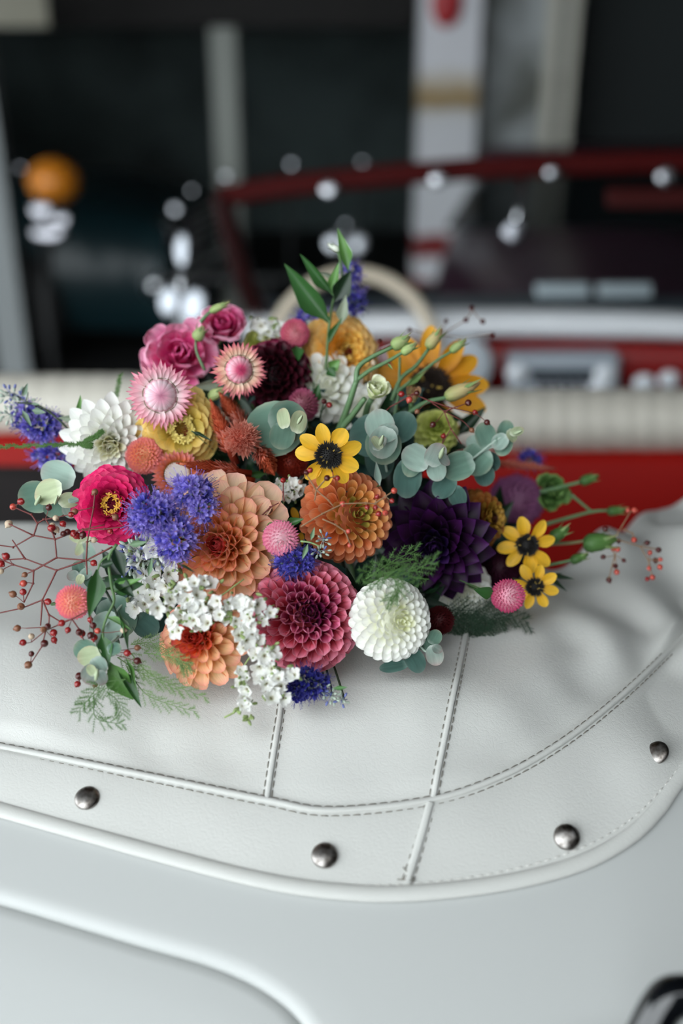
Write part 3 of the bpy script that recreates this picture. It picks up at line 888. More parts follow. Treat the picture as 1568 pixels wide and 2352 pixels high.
# a row of small chrome lamps on a rail along the back of the dark cars
rl = thing('lamp_rail', 'thin dark rail with round chrome lamps in the darkness behind the windscreen', 'lamp', loc=on_floor(620, 3.9))
RLI = Matrix.Translation(Vector(on_floor(620, 3.9))).inverted()
for u, v, rx, ry in ((402, 478, 10, 12), (441, 436, 6, 6), (519, 402, 9, 9), (670, 374, 8, 10), (835, 370, 10, 7), (772, 556, 26, 26), (826, 558, 20, 26), (795, 515, 7, 8)):
    mb = MB(); mb.add(*lathe_geo([(0, 0.1), (0.5, 0.08), (0.85, 0.03), (1, -0.05), (0.8, -0.6), (0.1, -0.8)], 24))
    part('lamp_head', mb.mesh('lamp_head'), rl, RLI @ frame(P(u, v, 3.9), (0.0, -1, 0.3)) @ Matrix.Diagonal((rx * 3.9 / F_PX, ry * 3.9 / F_PX, rx * 3.9 / F_PX, 1)), mid_chrome)
    mb = MB(); mb.add(*tube_geo([P(u, v, 3.93), P(u * 0.9 + 62, 640, 3.95)], 0.006, 6))
    part('lamp_arm', mb.mesh('lamp_arm'), rl, RLI, dark_rubber)
mb = MB(); mb.add(*tube_geo([P(380, 640, 3.95), P(860, 640, 3.95)], 0.02, 8)); mb.add(*tube_geo([P(620, 640, 3.95), on_floor(620, 3.95)], 0.02, 8))
part('rail', mb.mesh('rail'), rl, RLI, dark_rubber)

# ================================================================== flower building blocks
def petal_geo(Ln=1.0, Wd=0.5, theta=0.4, v0=0.6, tip=2.0, base=0.35, bend=0.3, nu=4, nv=6, ruffle=0.0, notch=0.0, fold=0.0, seed=0, tip_bend=0.0, tmin=0.0):
    """a petal growing along +Y, its inner face towards +Z. theta: half angle the width is rolled through"""
    r_ = np.random.default_rng(seed)
    vs = np.linspace(0, 1, nv + 1)
    if tip >= 1.3:
        vs = 0.35 * vs + 0.65 * (1 - (1 - vs) ** 2)
        vs[-2] = 0.5 * (vs[-2] + 0.975)
    us = np.linspace(-1, 1, nu + 1)
    Rr = (Wd / 2) / max(theta, 1e-3)
    y = z = 0.0; g = 0.0
    V = []; ph = r_.uniform(0, 6.28, 3)
    for i, v in enumerate(vs):
        if v < v0:
            x = v / v0; s = base + (1 - base) * (x * x * (3 - 2 * x))
        else:
            x = (v - v0) / (1 - v0); s = max(1 - x ** tip, 0.0) ** (1 / tip) if tip >= 1.3 else (1 - x ** 1.15)
            s = max(s, tmin)
        g = bend * v + tip_bend * max(0, v - 0.6) / 0.4
        if i:
            st = Ln * (v - vs[i - 1]); y += st * math.cos(g); z += st * math.sin(g)
        for u in us:
            a = theta * s * u
            X = Rr * math.sin(a); Z = Rr * (1 - math.cos(a)) + fold * abs(u) * s * Wd / 2
            Z += ruffle * Wd * v * v * (abs(u) * 0.7 + 0.3) * math.sin(5 * u + ph[0] + 2 * v) + ruffle * 0.5 * Wd * v * v * math.sin(9 * u + ph[1])
            dy = -notch * Ln * (1 - abs(u)) ** 2 * (1 if v > 0.9 else 0) if notch else 0
            V.append((X, y + dy * math.cos(g) - Z * math.sin(g) * 0.6, z + Z * math.cos(g)))
    uv = np.array([((u + 1) / 2, v) for v in vs for u in us])
    return np.array(V), grid_faces(nv + 1, nu + 1), uv

_petal_cache = {}
def petal_mesh(name='petal', **k):
    key = (name,) + tuple(sorted(k.items()))
    if key not in _petal_cache:
        _petal_cache[key] = mesh_data(name, *petal_geo(**k))
    return _petal_cache[key]

def pose(phi, beta, rb, zb, L=1.0, W=1.0, twist=0.0, Zs=None):
    """matrix for a petal based at radius rb, height zb, pointing beta from the flower axis"""
    er = np.array([math.cos(phi), math.sin(phi), 0]); zz = np.array([0, 0, 1.0])
    y = math.sin(beta) * er + math.cos(beta) * zz
    z = -math.cos(beta) * er + math.sin(beta) * zz
    x = np.cross(y, z)
    if twist:
        x, z = x * math.cos(twist) + z * math.sin(twist), z * math.cos(twist) - x * math.sin(twist)
    zs = W if Zs is None else Zs
    o = rb * er + zb * zz
    return Matrix(((x[0] * W, y[0] * L, z[0] * zs, o[0]), (x[1] * W, y[1] * L, z[1] * zs, o[1]), (x[2] * W, y[2] * L, z[2] * zs, o[2]), (0, 0, 0, 1)))

GA = 2.399963
BIND = np.array([0.0, 0.90, 0.02])         # where the stems are tied

def flower_root(name, label, cat, group, u, v, D, rpx, eye=(0, 0), spin=0.0):
    """an Empty at the heart of the flower; eye = where its centre is turned to, in radii right / down"""
    c = P(u, v, D); r = rpx * D / F_PX
    ex, ey = eye; ez = math.sqrt(max(0.02, 1 - ex * ex - ey * ey))
    tv = CAMV - c; tv /= np.linalg.norm(tv)
    rt = RTV - tv * np.dot(RTV, tv); rt /= np.linalg.norm(rt); up = np.cross(tv, rt)
    n = ex * rt - ey * up + ez * tv
    M = frame(c, n, spin, r)
    root = thing(name, label, cat, group, M=M)
    return root, c, n, r

stem_green = plain('stem_green', '#4f6f3f', 0.5)
stem_pale = plain('stem_pale_green', '#86a06a', 0.5)
stem_dark = plain('stem_dark', '#2c3a24', 0.6)
stem_red = plain('stem_red', '#6d2a26', 0.5)

def add_stem(root, c, n, r, mat=None, rad=0.0022, back=0.5):
    p0 = np.asarray(c) - n * r * back
    pts = spline([p0, p0 - n * 0.02, 0.5 * (p0 - n * 0.03) + 0.5 * BIND, BIND + (p0 - BIND) * 0.05], 10)
    mb = MB(); mb.add(*tube_geo(pts, rad, 6))
    part('stem', mb.mesh('stem'), root, root.matrix_basis.inverted(), mat or stem_green)

def dome(root, N, a, rb, zb, beta, L, Wk, meshes, mats, pname='petal', jit=0.06, t0=0.0, phi0=0.0, wmax=9.0, wmin=0.0, keep=None):
    """petals in a spiral: rb, zb, beta, L are functions of t in 0..1; the width follows from the spacing"""
    for i in range(N):
        t = t0 + (1 - t0) * (i + 0.5) / N
        phi = i * GA + phi0
        if keep and not keep(t, phi):
            continue
        be = beta(t) + random.uniform(-jit, jit)
        l = L(t) * random.uniform(1 - jit, 1 + jit)
        tr = max(0.05, rb(t) + l * math.sin(be))
        w = Wk(t)
        w = min(max(w, wmin), wmax) * random.uniform(1 - jit, 1 + jit)
        me = meshes[min(int(t * len(meshes)), len(meshes) - 1)]
        if isinstance(me, (list, tuple)):
            me = me[i % len(me)]
        m = mats[min(int((t + random.uniform(-0.03, 0.03)) * len(mats)), len(mats) - 1)] if len(mats) > 1 else mats[0]
        part(pname, me, root, pose(phi, be, rb(t), zb(t), l, w, random.uniform(-jit, jit) * 2), m)

def lerp(a, b, t):
    return a + (b - a) * t

def joined(items, name, mats=()):
    """items: (V, F, UV, matrix4, mi) -> one mesh"""
    mb = MB()
    for V, F, UV, M, mi in items:
        A = np.array(M); mb.add(np.asarray(V) @ A[:3, :3].T + A[:3, 3], F, UV, mi)
    return mb.mesh(name, mats)

# ---- whole flower kinds (unit radius) -------------------------------------------------
def ball_dahlia(root, mats, N=135, ps=1.9, rc=0.52, L0=0.20, L1=0.50, theta=2.5, wk=1.55, a=0.66, squash=0.82, flare=0.18, vv=0.55):
    """globe of rolled petals with round mouths"""
    psim = ps
    tubes = [petal_mesh(Ln=1, Wd=1, theta=theta, v0=vv, tip=2.0, base=0.6, bend=0.0, nu=8, nv=6), petal_mesh(Ln=1, Wd=1, theta=theta * 0.92, v0=vv, tip=2.0, base=0.6, bend=-0.1, nu=8, nv=6), petal_mesh(Ln=1, Wd=1, theta=theta * 0.82, v0=vv, tip=2.0, base=0.55, bend=-0.2, nu=8, nv=6)]
    psi = lambda t: psim * t ** a
    def W(t):
        A = 2 * math.pi * math.sin(min(psi(t), 2.0)) * psim * a * t ** (a - 1) / N
        return wk * math.sqrt(max(A, 1e-4)) * theta * 0.62 * (rc + L0 + (L1 - L0) * t)
    dome(root, N, a, lambda t: rc * math.sin(psi(t)), lambda t: squash * rc * math.cos(psi(t)), lambda t: psi(t) + flare * t, lambda t: lerp(L0, L1, t ** 0.6) , W, tubes, mats, jit=0.05)
    core(root, rc * 0.92, squash, mats[len(mats) // 2])

_core_me = {}
def core(root, r, sq, mat, z=0.0):
    k = (round(r, 3), round(sq, 3))
    if k not in _core_me:
        mb = MB(); mb.add(*sphere_geo((0, 0, 0), r, 16, 10, (1, 1, sq)))
        _core_me[k] = mb.mesh('receptacle')
    part('receptacle', _core_me[k], root, Matrix.Translation((0, 0, z)), mat)

def formal_dahlia(root, mats, N=95, theta=1.25, tip=1.7, wide=1.0, a=0.62, open_=1.75, point=False, L1=0.66, cup=0.25):
    """broad cupped petals overlapping in rows, curled tight in the middle"""
    ms = [petal_mesh(Ln=1, Wd=1, theta=2.2, v0=0.5, tip=1.8, base=0.5, bend=0.35, nu=6, nv=6), petal_mesh(Ln=1, Wd=1, theta=min(2.1, theta * 1.6), v0=0.5, tip=tip, base=0.5, bend=cup, nu=6, nv=6),
          petal_mesh(Ln=1, Wd=1, theta=theta * 1.35, v0=0.5, tip=tip, base=0.45, bend=cup, nu=6, nv=6),
          petal_mesh(Ln=1, Wd=1, theta=theta, v0=0.52, tip=tip, base=0.4, bend=cup * 0.5, nu=6, nv=6),
          petal_mesh(Ln=1, Wd=1, theta=theta * 0.8, v0=0.52, tip=tip, base=0.35, bend=-0.1, nu=6, nv=6, tip_bend=-0.2)]
    psi = lambda t: open_ * t ** a
    dome(root, N, a, lambda t: lerp(0.05, 0.40, t), lambda t: 0.26 * math.cos(psi(t) * 0.9), psi, lambda t: lerp(0.22, L1, t ** 0.75), lambda t: wide * lerp(0.20, 0.46, t ** 0.8) * lerp(1.5, 1.12, t), ms, mats, jit=0.06)
    core(root, 0.34, 0.7, mats[-1])

def zinnia(root, mats, disc_mat, N=110, a=0.6, open_=1.72, height=0.25, Lo=0.62, wk=1.0, t0=0.06, disc=0.16, floret_mat=None, nflo=16, theta=0.55, curl=-0.35, rin=0.10, rout=0.40):
    """scale-like rounded ray petals in many rows round a small disc"""
    ms = [petal_mesh(Ln=1, Wd=1, theta=1.1, v0=0.62, tip=2.3, base=0.45, bend=0.1, nu=4, nv=6), petal_mesh(Ln=1, Wd=1, theta=theta, v0=0.62, tip=2.4, base=0.4, bend=curl * 0.5, nu=4, nv=6, ruffle=0.02, seed=1), petal_mesh(Ln=1, Wd=1, theta=theta * 0.8, v0=0.62, tip=2.4, base=0.38, bend=curl, nu=4, nv=6, ruffle=0.03, seed=2), petal_mesh(Ln=1, Wd=1, theta=theta * 0.6, v0=0.62, tip=2.4, base=0.38, bend=curl, nu=4, nv=6, ruffle=0.03, seed=3)]
    psi = lambda t: open_ * t ** a
    dome(root, N, a, lambda t: lerp(rin, rout, t ** 0.8), lambda t: height * math.cos(psi(t)), psi, lambda t: lerp(0.20, Lo, t ** 0.7), lambda t: wk * lerp(0.16, 0.36, t ** 0.6), ms, mats, jit=0.07, t0=t0)
    # disc of pointed florets
    it = []
    cone = petal_geo(Ln=0.1, Wd=0.05, theta=0.9, v0=0.4, tip=1.4, base=0.6, bend=0.2, nu=2, nv=3)
    for i in range(70):
        t = (i + 0.5) / 70; r_ = disc * math.sqrt(t)
        it.append((*cone, pose(i * GA, 0.2 + 0.8 * t, r_, height + 0.06 - 0.06 * t, 1.0, 1.0), 0))
    part('disc', joined(it, 'disc'), root, None, disc_mat, stuff=True)
    if floret_mat:
        star = petal_geo(Ln=0.085, Wd=0.05, theta=0.8, v0=0.4, tip=1.3, base=0.4, bend=-0.5, nu=2, nv=3)
        for i in range(nflo):
            ph = i * GA; rr = disc * random.uniform(0.95, 1.5)
            it = [(*star, pose(k * 1.2566, 0.9, 0.012, 0, 1, 1), 0) for k in range(5)]
            mb_t = tube_geo([(0, 0, -0.12), (0, 0, 0)], 0.018, 5)
            it.append((*mb_t, Matrix.Identity(4), 0))
            part('disc_floret', joined(it, 'disc_floret'), root, Matrix.Translation((rr * math.cos(ph), rr * math.sin(ph), height + 0.13)) @ Matrix.Rotation(random.uniform(-0.5, 0.5), 4, 'X') @ Matrix.Rotation(random.uniform(-0.5, 0.5), 4, 'Y'), floret_mat)
    core(root, 0.36, 0.6, mats[-1], -0.06)

def strawflower(root, ray, dome_m, ring_m, N=58, dome_r=0.46):
    ms = [[petal_mesh(name='bract', Ln=1, Wd=1, theta=0.75, v0=0.45, tip=1.0, base=0.6, bend=b, nu=4, nv=6, seed=s) for s, b in ((0, -0.15), (1, 0.1), (2, -0.35))]]
    dome(root, N, 1, lambda t: lerp(dome_r * 0.92, dome_r * 0.8, t), lambda t: lerp(0.10, -0.05, t), lambda t: lerp(1.25, 1.6, t), lambda t: lerp(0.40, 0.62, t), lambda t: 0.17, ms, [ray], 'bract', jit=0.09)
    inner = petal_mesh(name='inner_bract', Ln=1, Wd=1, theta=0.35, v0=0.25, tip=1.0, base=0.9, bend=1.62, nu=4, nv=10)
    dm = part('dome', None, root, Matrix.Translation((0, 0, 0.05)) @ Matrix.Diagonal((1, 1, 0.74, 1)))
    for lay, (n, rr, sc) in enumerate(((16, dome_r * 1.0, 1.62), (13, dome_r * 0.97, 1.58), (10, dome_r * 0.94, 1.52))):
        for k in range(n):
            part('inner_bract', inner, dm, pose(2 * math.pi * (k + 0.5 * lay) / n, 0.03, rr, -0.01, dome_r * sc, dome_r * lerp(0.5, 0.62, lay / 2), Zs=dome_r * sc), dome_m)
    mb = MB(); mb.add(*sphere_geo((0, 0, 0.0), dome_r * 0.72, 18, 10, (1, 1, 0.98)))
    part('bud_heart', mb.mesh('bud_heart'), dm, None, dome_m)
    a = np.linspace(0, 2 * math.pi, 49)
    wob = 1 + 0.02 * np.sin(a * 7)
    mb = MB(); mb.add(*tube_geo(np.column_stack([dome_r * 1.03 * wob * np.cos(a), dome_r * 1.03 * wob * np.sin(a), 0.10 + 0.015 * np.sin(a * 9)]), 0.009, 5, False))
    part('bract_ring', mb.mesh('bract_ring'), root, None, ring_m)

def gomphrena(root, mat, N=330, zs=1.05):
    """clover-like globe of small papery bracts, too fine to part"""
    g = petal_geo(Ln=0.36, Wd=0.21, theta=0.8, v0=0.45, tip=1.25, base=0.7, bend=0.15, nu=2, nv=3)
    it = []
    for i in range(N):
        t = (i + 0.5) / N; ps = 2.75 * t ** 0.56
        it.append((*g, pose(i * GA, ps * 0.82 + 0.05, 0.70 * math.sin(ps), 0.70 * zs * math.cos(ps), random.uniform(0.85, 1.1), random.uniform(0.85, 1.15)), 0))
    part('bracts', joined(it, 'bracts'), root, None, mat, stuff=True)
    core(root, 0.72, zs, mat)

def rudbeckia(root, pet, disc_m, n=9, disc=0.36, widths=None, droop=0.1):
    vs = [petal_mesh(Ln=1, Wd=1, theta=0.6, v0=0.52, tip=1.75, base=0.42, bend=b, nu=4, nv=8, notch=0.04, seed=s) for s, b in ((0, -0.2), (1, -0.38), (2, 0.0))]
    for k in range(n):
        ph = 2 * math.pi * k / n + random.uniform(-0.12, 0.12)
        part('petal', vs[k % 3], root, pose(ph, 1.5 + droop + random.uniform(-0.12, 0.12), disc * 0.72, 0.0 + 0.02 * (k % 2), (1 - disc * 0.72) * random.uniform(0.92, 1.06), (widths or 0.40) * random.uniform(0.9, 1.1), random.uniform(-0.25, 0.25)), pet)
    it = []
    sp = petal_geo(Ln=0.16, Wd=0.06, theta=1.2, v0=0.4, tip=1.3, base=0.7, bend=0.0, nu=2, nv=3)
    for i in range(170):
        t = (i + 0.5) / 170; ps = 1.65 * t ** 0.5
        it.append((*sp, pose(i * GA, ps, disc * 0.8 * math.sin(ps), disc * 0.55 * math.cos(ps), random.uniform(0.7, 1.2), 1), 1 if random.random() < 0.06 else 0))
    part('disc', joined(it, 'disc', (disc_m, pollen)), root, None, None, 'dark brown disc', stuff=True)
    core(root, disc * 0.85, 0.7, disc_m)

pollen = plain('pollen_yellow', '#b89a4a', 0.7)

def ruffled(root, mats, N=30, a=0.6, open_=1.5, Lk=1.0, ruffle=0.10, wide=1.0):
    """loose double bloom of big wavy petals"""
    ms = [[petal_mesh(Ln=1, Wd=1, theta=1.2, v0=0.65, tip=2.6, base=0.4, bend=0.7, nu=8, nv=8, ruffle=ruffle * 0.6, seed=s) for s in range(3)], [petal_mesh(Ln=1, Wd=1, theta=0.95, v0=0.68, tip=2.8, base=0.4, bend=0.55, nu=8, nv=8, ruffle=ruffle, seed=10 + s) for s in range(3)], [petal_mesh(Ln=1, Wd=1, theta=0.7, v0=0.68, tip=2.8, base=0.4, bend=0.3, nu=8, nv=8, ruffle=ruffle * 1.2, seed=20 + s) for s in range(3)]]
    psi = lambda t: 0.15 + open_ * t ** a
    dome(root, N, a, lambda t: lerp(0.08, 0.28, t), lambda t: lerp(0.0, -0.1, t), psi, lambda t: Lk * lerp(0.55, 0.8, t), lambda t: wide * lerp(0.5, 0.95, t), ms, mats, jit=0.14)
    core(root, 0.3, 0.8, mats[-1], -0.1)

# ---- leaves and sprigs ------------------------------------------------------------------
LEAF = {
    'round': dict(Ln=1, Wd=1, theta=0.5, v0=0.5, tip=2.0, base=0.12, bend=0.12, nu=8, nv=10),
    'lance': dict(Ln=1, Wd=1, theta=0.75, v0=0.38, tip=1.0, base=0.12, bend=0.25, nu=6, nv=10, fold=0.14),
    'lance_back': dict(Ln=1, Wd=1, theta=0.7, v0=0.4, tip=1.0, base=0.12, bend=-0.5, nu=6, nv=10, fold=0.08),
}
def round_leaf_geo(seed=0, cup=0.05, wave=0.035):
    V, UV = [], []
    nr, na = 5, 20
    r_ = np.random.default_rng(seed); ph = r_.uniform(0, 6.28)
    for i in range(nr + 1):
        q = i / nr
        for j in range(na):
            a = 2 * math.pi * j / na
            rr = q * (0.5 - 0.05 * math.exp(-((a - 1.5 * math.pi) / 0.25) ** 2) * q)
            x = rr * math.cos(a) ; y = rr * math.sin(a) * (1.0) + 0.5
            z = cup * q * q * 0.5 + wave * q * q * math.sin(3 * a + ph) + 0.04 * abs(math.cos(a)) * q
            V.append((x, y, z)); UV.append((0.5 + x, y))
    return np.array(V), grid_faces(nr + 1, na, True), np.array(UV)
_leafm = {}
def leaf_mesh(kind, seed=0):
    k = (kind, seed)
    if k not in _leafm:
        if kind == 'round':
            _leafm[k] = mesh_data('leaf', *round_leaf_geo(seed))
        else:
            _leafm[k] = mesh_data('leaf', *petal_geo(**LEAF[kind], seed=seed))
    return _leafm[k]

def span(base, tip, wpx, roll=0.0, D=None, flip=False):
    """matrix that stretches a unit leaf from base (u, v, D) to tip (u, v, D), width in px, turned by roll"""
    b_ = P(*base); t_ = P(*tip)
    y = t_ - b_; ln = np.linalg.norm(y); y = y / ln
    tc_ = CAMV - (b_ + t_) / 2; tc_ /= np.linalg.norm(tc_)
    z = tc_ - y * np.dot(tc_, y); z /= np.linalg.norm(z); x = np.cross(y, z)
    x, z = x * math.cos(roll) + z * math.sin(roll), z * math.cos(roll) - x * math.sin(roll)
    w = wpx * base[2] / F_PX
    A = np.column_stack([x * w, y * ln, z * (w + ln) / 2, b_])
    M = Matrix.Identity(4)
    for i in range(3):
        for j in range(4):
            M[i][j] = float(A[i, j])
    return M

def sprig(name, label, cat, u, v, D, group=None):
    p = P(u, v, D)
    root = thing(name, label, cat, group, loc=p)
    return root, Matrix.Translation(Vector(p)).inverted()

def leafc(root, inv, u, v, ln, wd, ang, D, mat, kind='round', tilt=0.0, roll=0.0, seed=0, name='leaf'):
    """a leaf centred at (u, v): length and width in px, ang = its direction in the picture (0 right, 90 up)"""
    dx, dy = math.cos(R(ang)) * ln / 2, -math.sin(R(ang)) * ln / 2
    dd = math.tan(tilt) * ln * D / F_PX / 2
    M = span((u - dx, v - dy, D - dd), (u + dx, v + dy, D + dd), wd, roll)
    return part(name, leaf_mesh(kind, seed), root, inv @ M, mat)

def leafs(root, inv, base, tip, wd, mat, kind='lance', roll=0.0, seed=0, name='leaf'):
    return part(name, leaf_mesh(kind, seed), root, inv @ span(base, tip, wd, roll), mat)

def stem_px(root, inv, pts, rpx, mat, n=16, D=None, name='stem', taper=0.7):
    q = px_path(pts, n, D)
    d0 = D if D else pts[0][2]
    mb = MB(); mb.add(*tube_geo(q, np.linspace(1, taper, n) * rpx * d0 / F_PX, 6))
    return part(name, mb.mesh(name), root, inv, mat)

def bud_mesh():
    mb = MB()
    V, F, UV = lathe_geo([(0.10, 0), (0.2, 0.06), (0.27, 0.22), (0.26, 0.45), (0.18, 0.72), (0.07, 0.93), (0.0, 1.0)], 12)
    V = np.array(V); tw = V[:, 2] * 1.5
    V = np.column_stack([V[:, 0] * np.cos(tw) * (1 + 0.1 * np.sin(3 * np.arctan2(V[:, 1], V[:, 0]))) - V[:, 1] * np.sin(tw), V[:, 0] * np.sin(tw) + V[:, 1] * np.cos(tw), V[:, 2]])
    mb.add(V[:, [0, 2, 1]] * np.array([1, 1, -1]), F, UV)
    return mb.mesh('bud')
_bud = bud_mesh()
_sepal = petal_mesh(name='sepal', Ln=1, Wd=1, theta=0.9, v0=0.25, tip=1.0, base=0.7, bend=-0.22, nu=2, nv=6)
def bud(root, inv, base, tip, wpx, mat, sep_mat, sepals=5, name='bud'):
    M = inv @ span(base, tip, wpx * 1.9, 0)
    o = part(name, _bud, root, M, mat)
    for k in range(sepals):
        a = 2 * math.pi * k / sepals + 0.3
        # sepal: starts at the bud's foot, lies along it and flares at the tip
        m = Matrix.Rotation(a, 4, 'Y') @ Matrix.Translation((0, 0.02, -0.16)) @ Matrix.Rotation(-0.10, 4, 'X') @ Matrix.Diagonal((0.22, 0.92 + 0.2 * random.random(), 0.5, 1))
        part('sepal', _sepal, o, m, sep_mat)
    return o

# ================================================================== the flowers
FG = 'flowers of the bouquet'
def fl(name, label, cat, u, v, D, r, eye, spin=0.0, stem=None, group=None, srad=0.0022):
    root, c, n, rr = flower_root(name, label, cat, group, u, v, D, r, eye, spin)
    add_stem(root, c, n, rr, stem, srad)
    return root

# petals' colours, base of the petal to its tip
peach = [petal_mat('peach_heart', [(0, '#a83426'), (0.5, '#d0603c'), (1, '#c8483f')], '#b03448', 3, 0.5),
         petal_mat('peach_inner', [(0, '#f49c50'), (0.6, '#fec886'), (1, '#fab88e')], '#e88484', 3.5, 0.7, trans=0.4),
         petal_mat('peach_mid', [(0, '#f8b468'), (0.6, '#ffd8a2'), (1, '#fed0aa')], '#ee928e', 5, 0.7, trans=0.4),
         petal_mat('peach_outer', [(0, '#fac47a'), (0.6, '#ffe2b8'), (1, '#fed8b8')], '#f09c98', 6, 0.6, trans=0.4)]
r = fl('dahlia', 'largest peach dahlia with broad cupped petals and reddish heart, in the middle of the bouquet', 'dahlia', 522, 1252, 0.752, 176, (-0.30, -0.02))
formal_dahlia(r, [peach[0], peach[1], peach[1], peach[2], peach[2], peach[3], peach[3], peach[3]], N=96, open_=1.72, wide=1.08, theta=1.5, tip=2.0, L1=0.62)

peach2 = [petal_mat('coral_heart', [(0, '#8e2a1c'), (0.5, '#c04a28'), (1, '#c23a34')], None),
          petal_mat('coral_inner', [(0, '#c85a2a'), (0.6, '#e07a42'), (1, '#d8605a')], '#c44050', 3, 0.6),
          petal_mat('apricot_outer', [(0, '#f6b46a'), (0.6, '#ffd49e'), (1, '#fac2a0')], '#dd8078', 5, 0.6)]
r = fl('dahlia', 'smaller orange dahlia resting low on the white cover under the white sprays', 'dahlia', 466, 1470, 0.722, 116, (-0.42, -0.12))
formal_dahlia(r, [peach2[0], peach2[1], peach2[1], peach2[2], peach2[2], peach2[2], peach2[2]], N=74, open_=1.8, wide=1.12, theta=1.55, tip=1.9)

crim = [petal_mat('plum_heart', [(0, '#2c0618'), (0.6, '#561034'), (1, '#6d1c44')], '#8a2c58', 3, 0.5, trans=0.15),
        petal_mat('crimson_inner', [(0, '#7a1430'), (0.6, '#aa2a54'), (1, '#be4878')], '#e494b0', 4.5, 0.9, trans=0.2),
        petal_mat('crimson_mid', [(0, '#98202e'), (0.55, '#bc3a4c'), (1, '#cc5878')], '#f0a8ba', 4.5, 0.9, trans=0.2),
        petal_mat('crimson_outer', [(0, '#a02430'), (0.5, '#c8465a'), (1, '#cc5a78')], '#f0a8ba', 4.5, 0.9, trans=0.2)]
r = fl('dahlia', 'crimson pink ball dahlia of honeycomb quills with dark plum heart', 'dahlia', 702, 1412, 0.735, 142, (0.12, -0.10))
ball_dahlia(r, [crim[0]] + [crim[1]] * 2 + [crim[2]] * 4 + [crim[3]] * 5, N=132, theta=2.3, vv=0.58, wk=1.8, flare=0.12, L1=0.47)

whi = [petal_mat('white_heart', [(0, '#c4c890'), (0.7, '#e2e3ca'), (1, '#ececdf')], None, veins=0.04, rnd=0.06),
       petal_mat('white_petal', [(0, '#e2e3cc'), (0.5, '#ebebe4'), (1, '#f0f0ec')], None, veins=0.04, rnd=0.06, trans=0.25)]
r = fl('dahlia', 'round ivory white dahlia ball resting on the white cover, fern over its top', 'dahlia', 898, 1424, 0.722, 102, (0.42, 0.05))
ball_dahlia(r, [whi[0]] + [whi[1]] * 9, N=160, theta=1.15, wk=1.9, rc=0.60, L0=0.18, L1=0.42, flare=0.35)

ora = [petal_mat('olive_heart', [(0, '#5e5e1e'), (0.6, '#9a8a3a'), (1, '#b5a050')], None),
       petal_mat('orange_inner', [(0, '#9a7a2c'), (0.6, '#cf8440'), (1, '#dc9a5c')], '#e6b27c', 6, 0.6),
       petal_mat('orange_mid', [(0, '#a8501e'), (0.6, '#d27240'), (1, '#dd8a5c')], '#ecaa84', 6, 0.7),
       petal_mat('orange_outer', [(0, '#a0421a'), (0.6, '#c8602f'), (1, '#d67c4e')], '#e89a70', 6, 0.7)]
r = fl('zinnia', 'large burnt orange zinnia globe with small olive green centre', 'zinnia', 800, 1186, 0.768, 118, (0.42, -0.10))
ball_dahlia(r, [ora[0], ora[1], ora[1], ora[2], ora[2], ora[2], ora[3], ora[3], ora[3], ora[3]], N=135, theta=0.95, wk=2.0, rc=0.52, L0=0.16, L1=0.50, a=0.64, flare=0.30, ps=2.0)
ray_o = petal_mesh(Ln=1, Wd=1, theta=0.5, v0=0.6, tip=2.3, base=0.4, bend=-0.2, nu=4, nv=6, notch=0.04, seed=3)
for k, (ph, ln) in enumerate(((2.75, 1.22), (3.1, 1.2), (3.45, 1.16), (2.45, 1.12), (3.8, 1.1))):
    part('petal', ray_o, r, r.matrix_basis.inverted() @ span((770 + 8 * k, 1170 + 14 * (k % 3), 0.775), (770 - 78 + 10 * abs(k - 1), 1150 + (-30, 0, 28, -52, 58)[k], 0.762), 40), ora[3])

hp = [petal_mat('magenta_heart', [(0, '#7c0a2c'), (1, '#b5134c')], None, trans=0.2), petal_mat('magenta_petal', [(0, '#a00a3c'), (0.6, '#c8145a'), (1, '#d21e62')], None, rnd=0.22, trans=0.2)]
gold = plain('gold_floret', '#d9a53a', 0.5)
wine = plain('wine_disc', '#7d0f2e', 0.6)
r = fl('zinnia', 'hot magenta zinnia with a ring of yellow florets at its centre', 'zinnia', 258, 1160, 0.752, 98, (-0.08, -0.06))
zinnia(r, [hp[0], hp[1], hp[1]], wine, N=96, floret_mat=gold, wk=1.3, height=0.3, disc=0.15, t0=0.1)

wl = [petal_mat('cream_heart', [(0, '#c9c684'), (0.6, '#e3e1c4'), (1, '#ecebdf')], None, veins=0.05, rnd=0.05),
      petal_mat('pure_white_petal', [(0, '#dcdcc4'), (0.4, '#ececE6'.lower()), (1, '#f0f0ec')], None, veins=0.06, rnd=0.05, vein_scale=8)]
r = fl('dahlia', 'loose white dahlia with long ruffled petals at the left edge, behind the magenta zinnia', 'dahlia', 252, 1012, 0.80, 106, (0.0, 0.34))
formal_dahlia(r, [wl[0], wl[1], wl[1], wl[1]], N=95, theta=1.05, tip=1.5, wide=0.88, open_=1.75, L1=0.74)

yz = [petal_mat('olive_yellow', [(0, '#8a7a24'), (0.6, '#c2a848'), (1, '#d6c06a')], None), petal_mat('yellow_petal', [(0, '#b8942c'), (0.5, '#dfbb52'), (1, '#e9cb74')], '#ecd58e', 7, 0.6)]
rust = plain('rust_disc', '#7a3012', 0.7)
r = fl('zinnia', 'soft yellow zinnia with rust brown centre below the left pink strawflower', 'zinnia', 412, 982, 0.80, 102, (0.12, 0.06))
zinnia(r, [yz[0], yz[1], yz[1]], rust, N=50, wk=1.75, floret_mat=plain('pale_yellow_floret', '#d9c56a', 0.5), nflo=42, disc=0.2, height=0.2, t0=0.25, Lo=0.66)

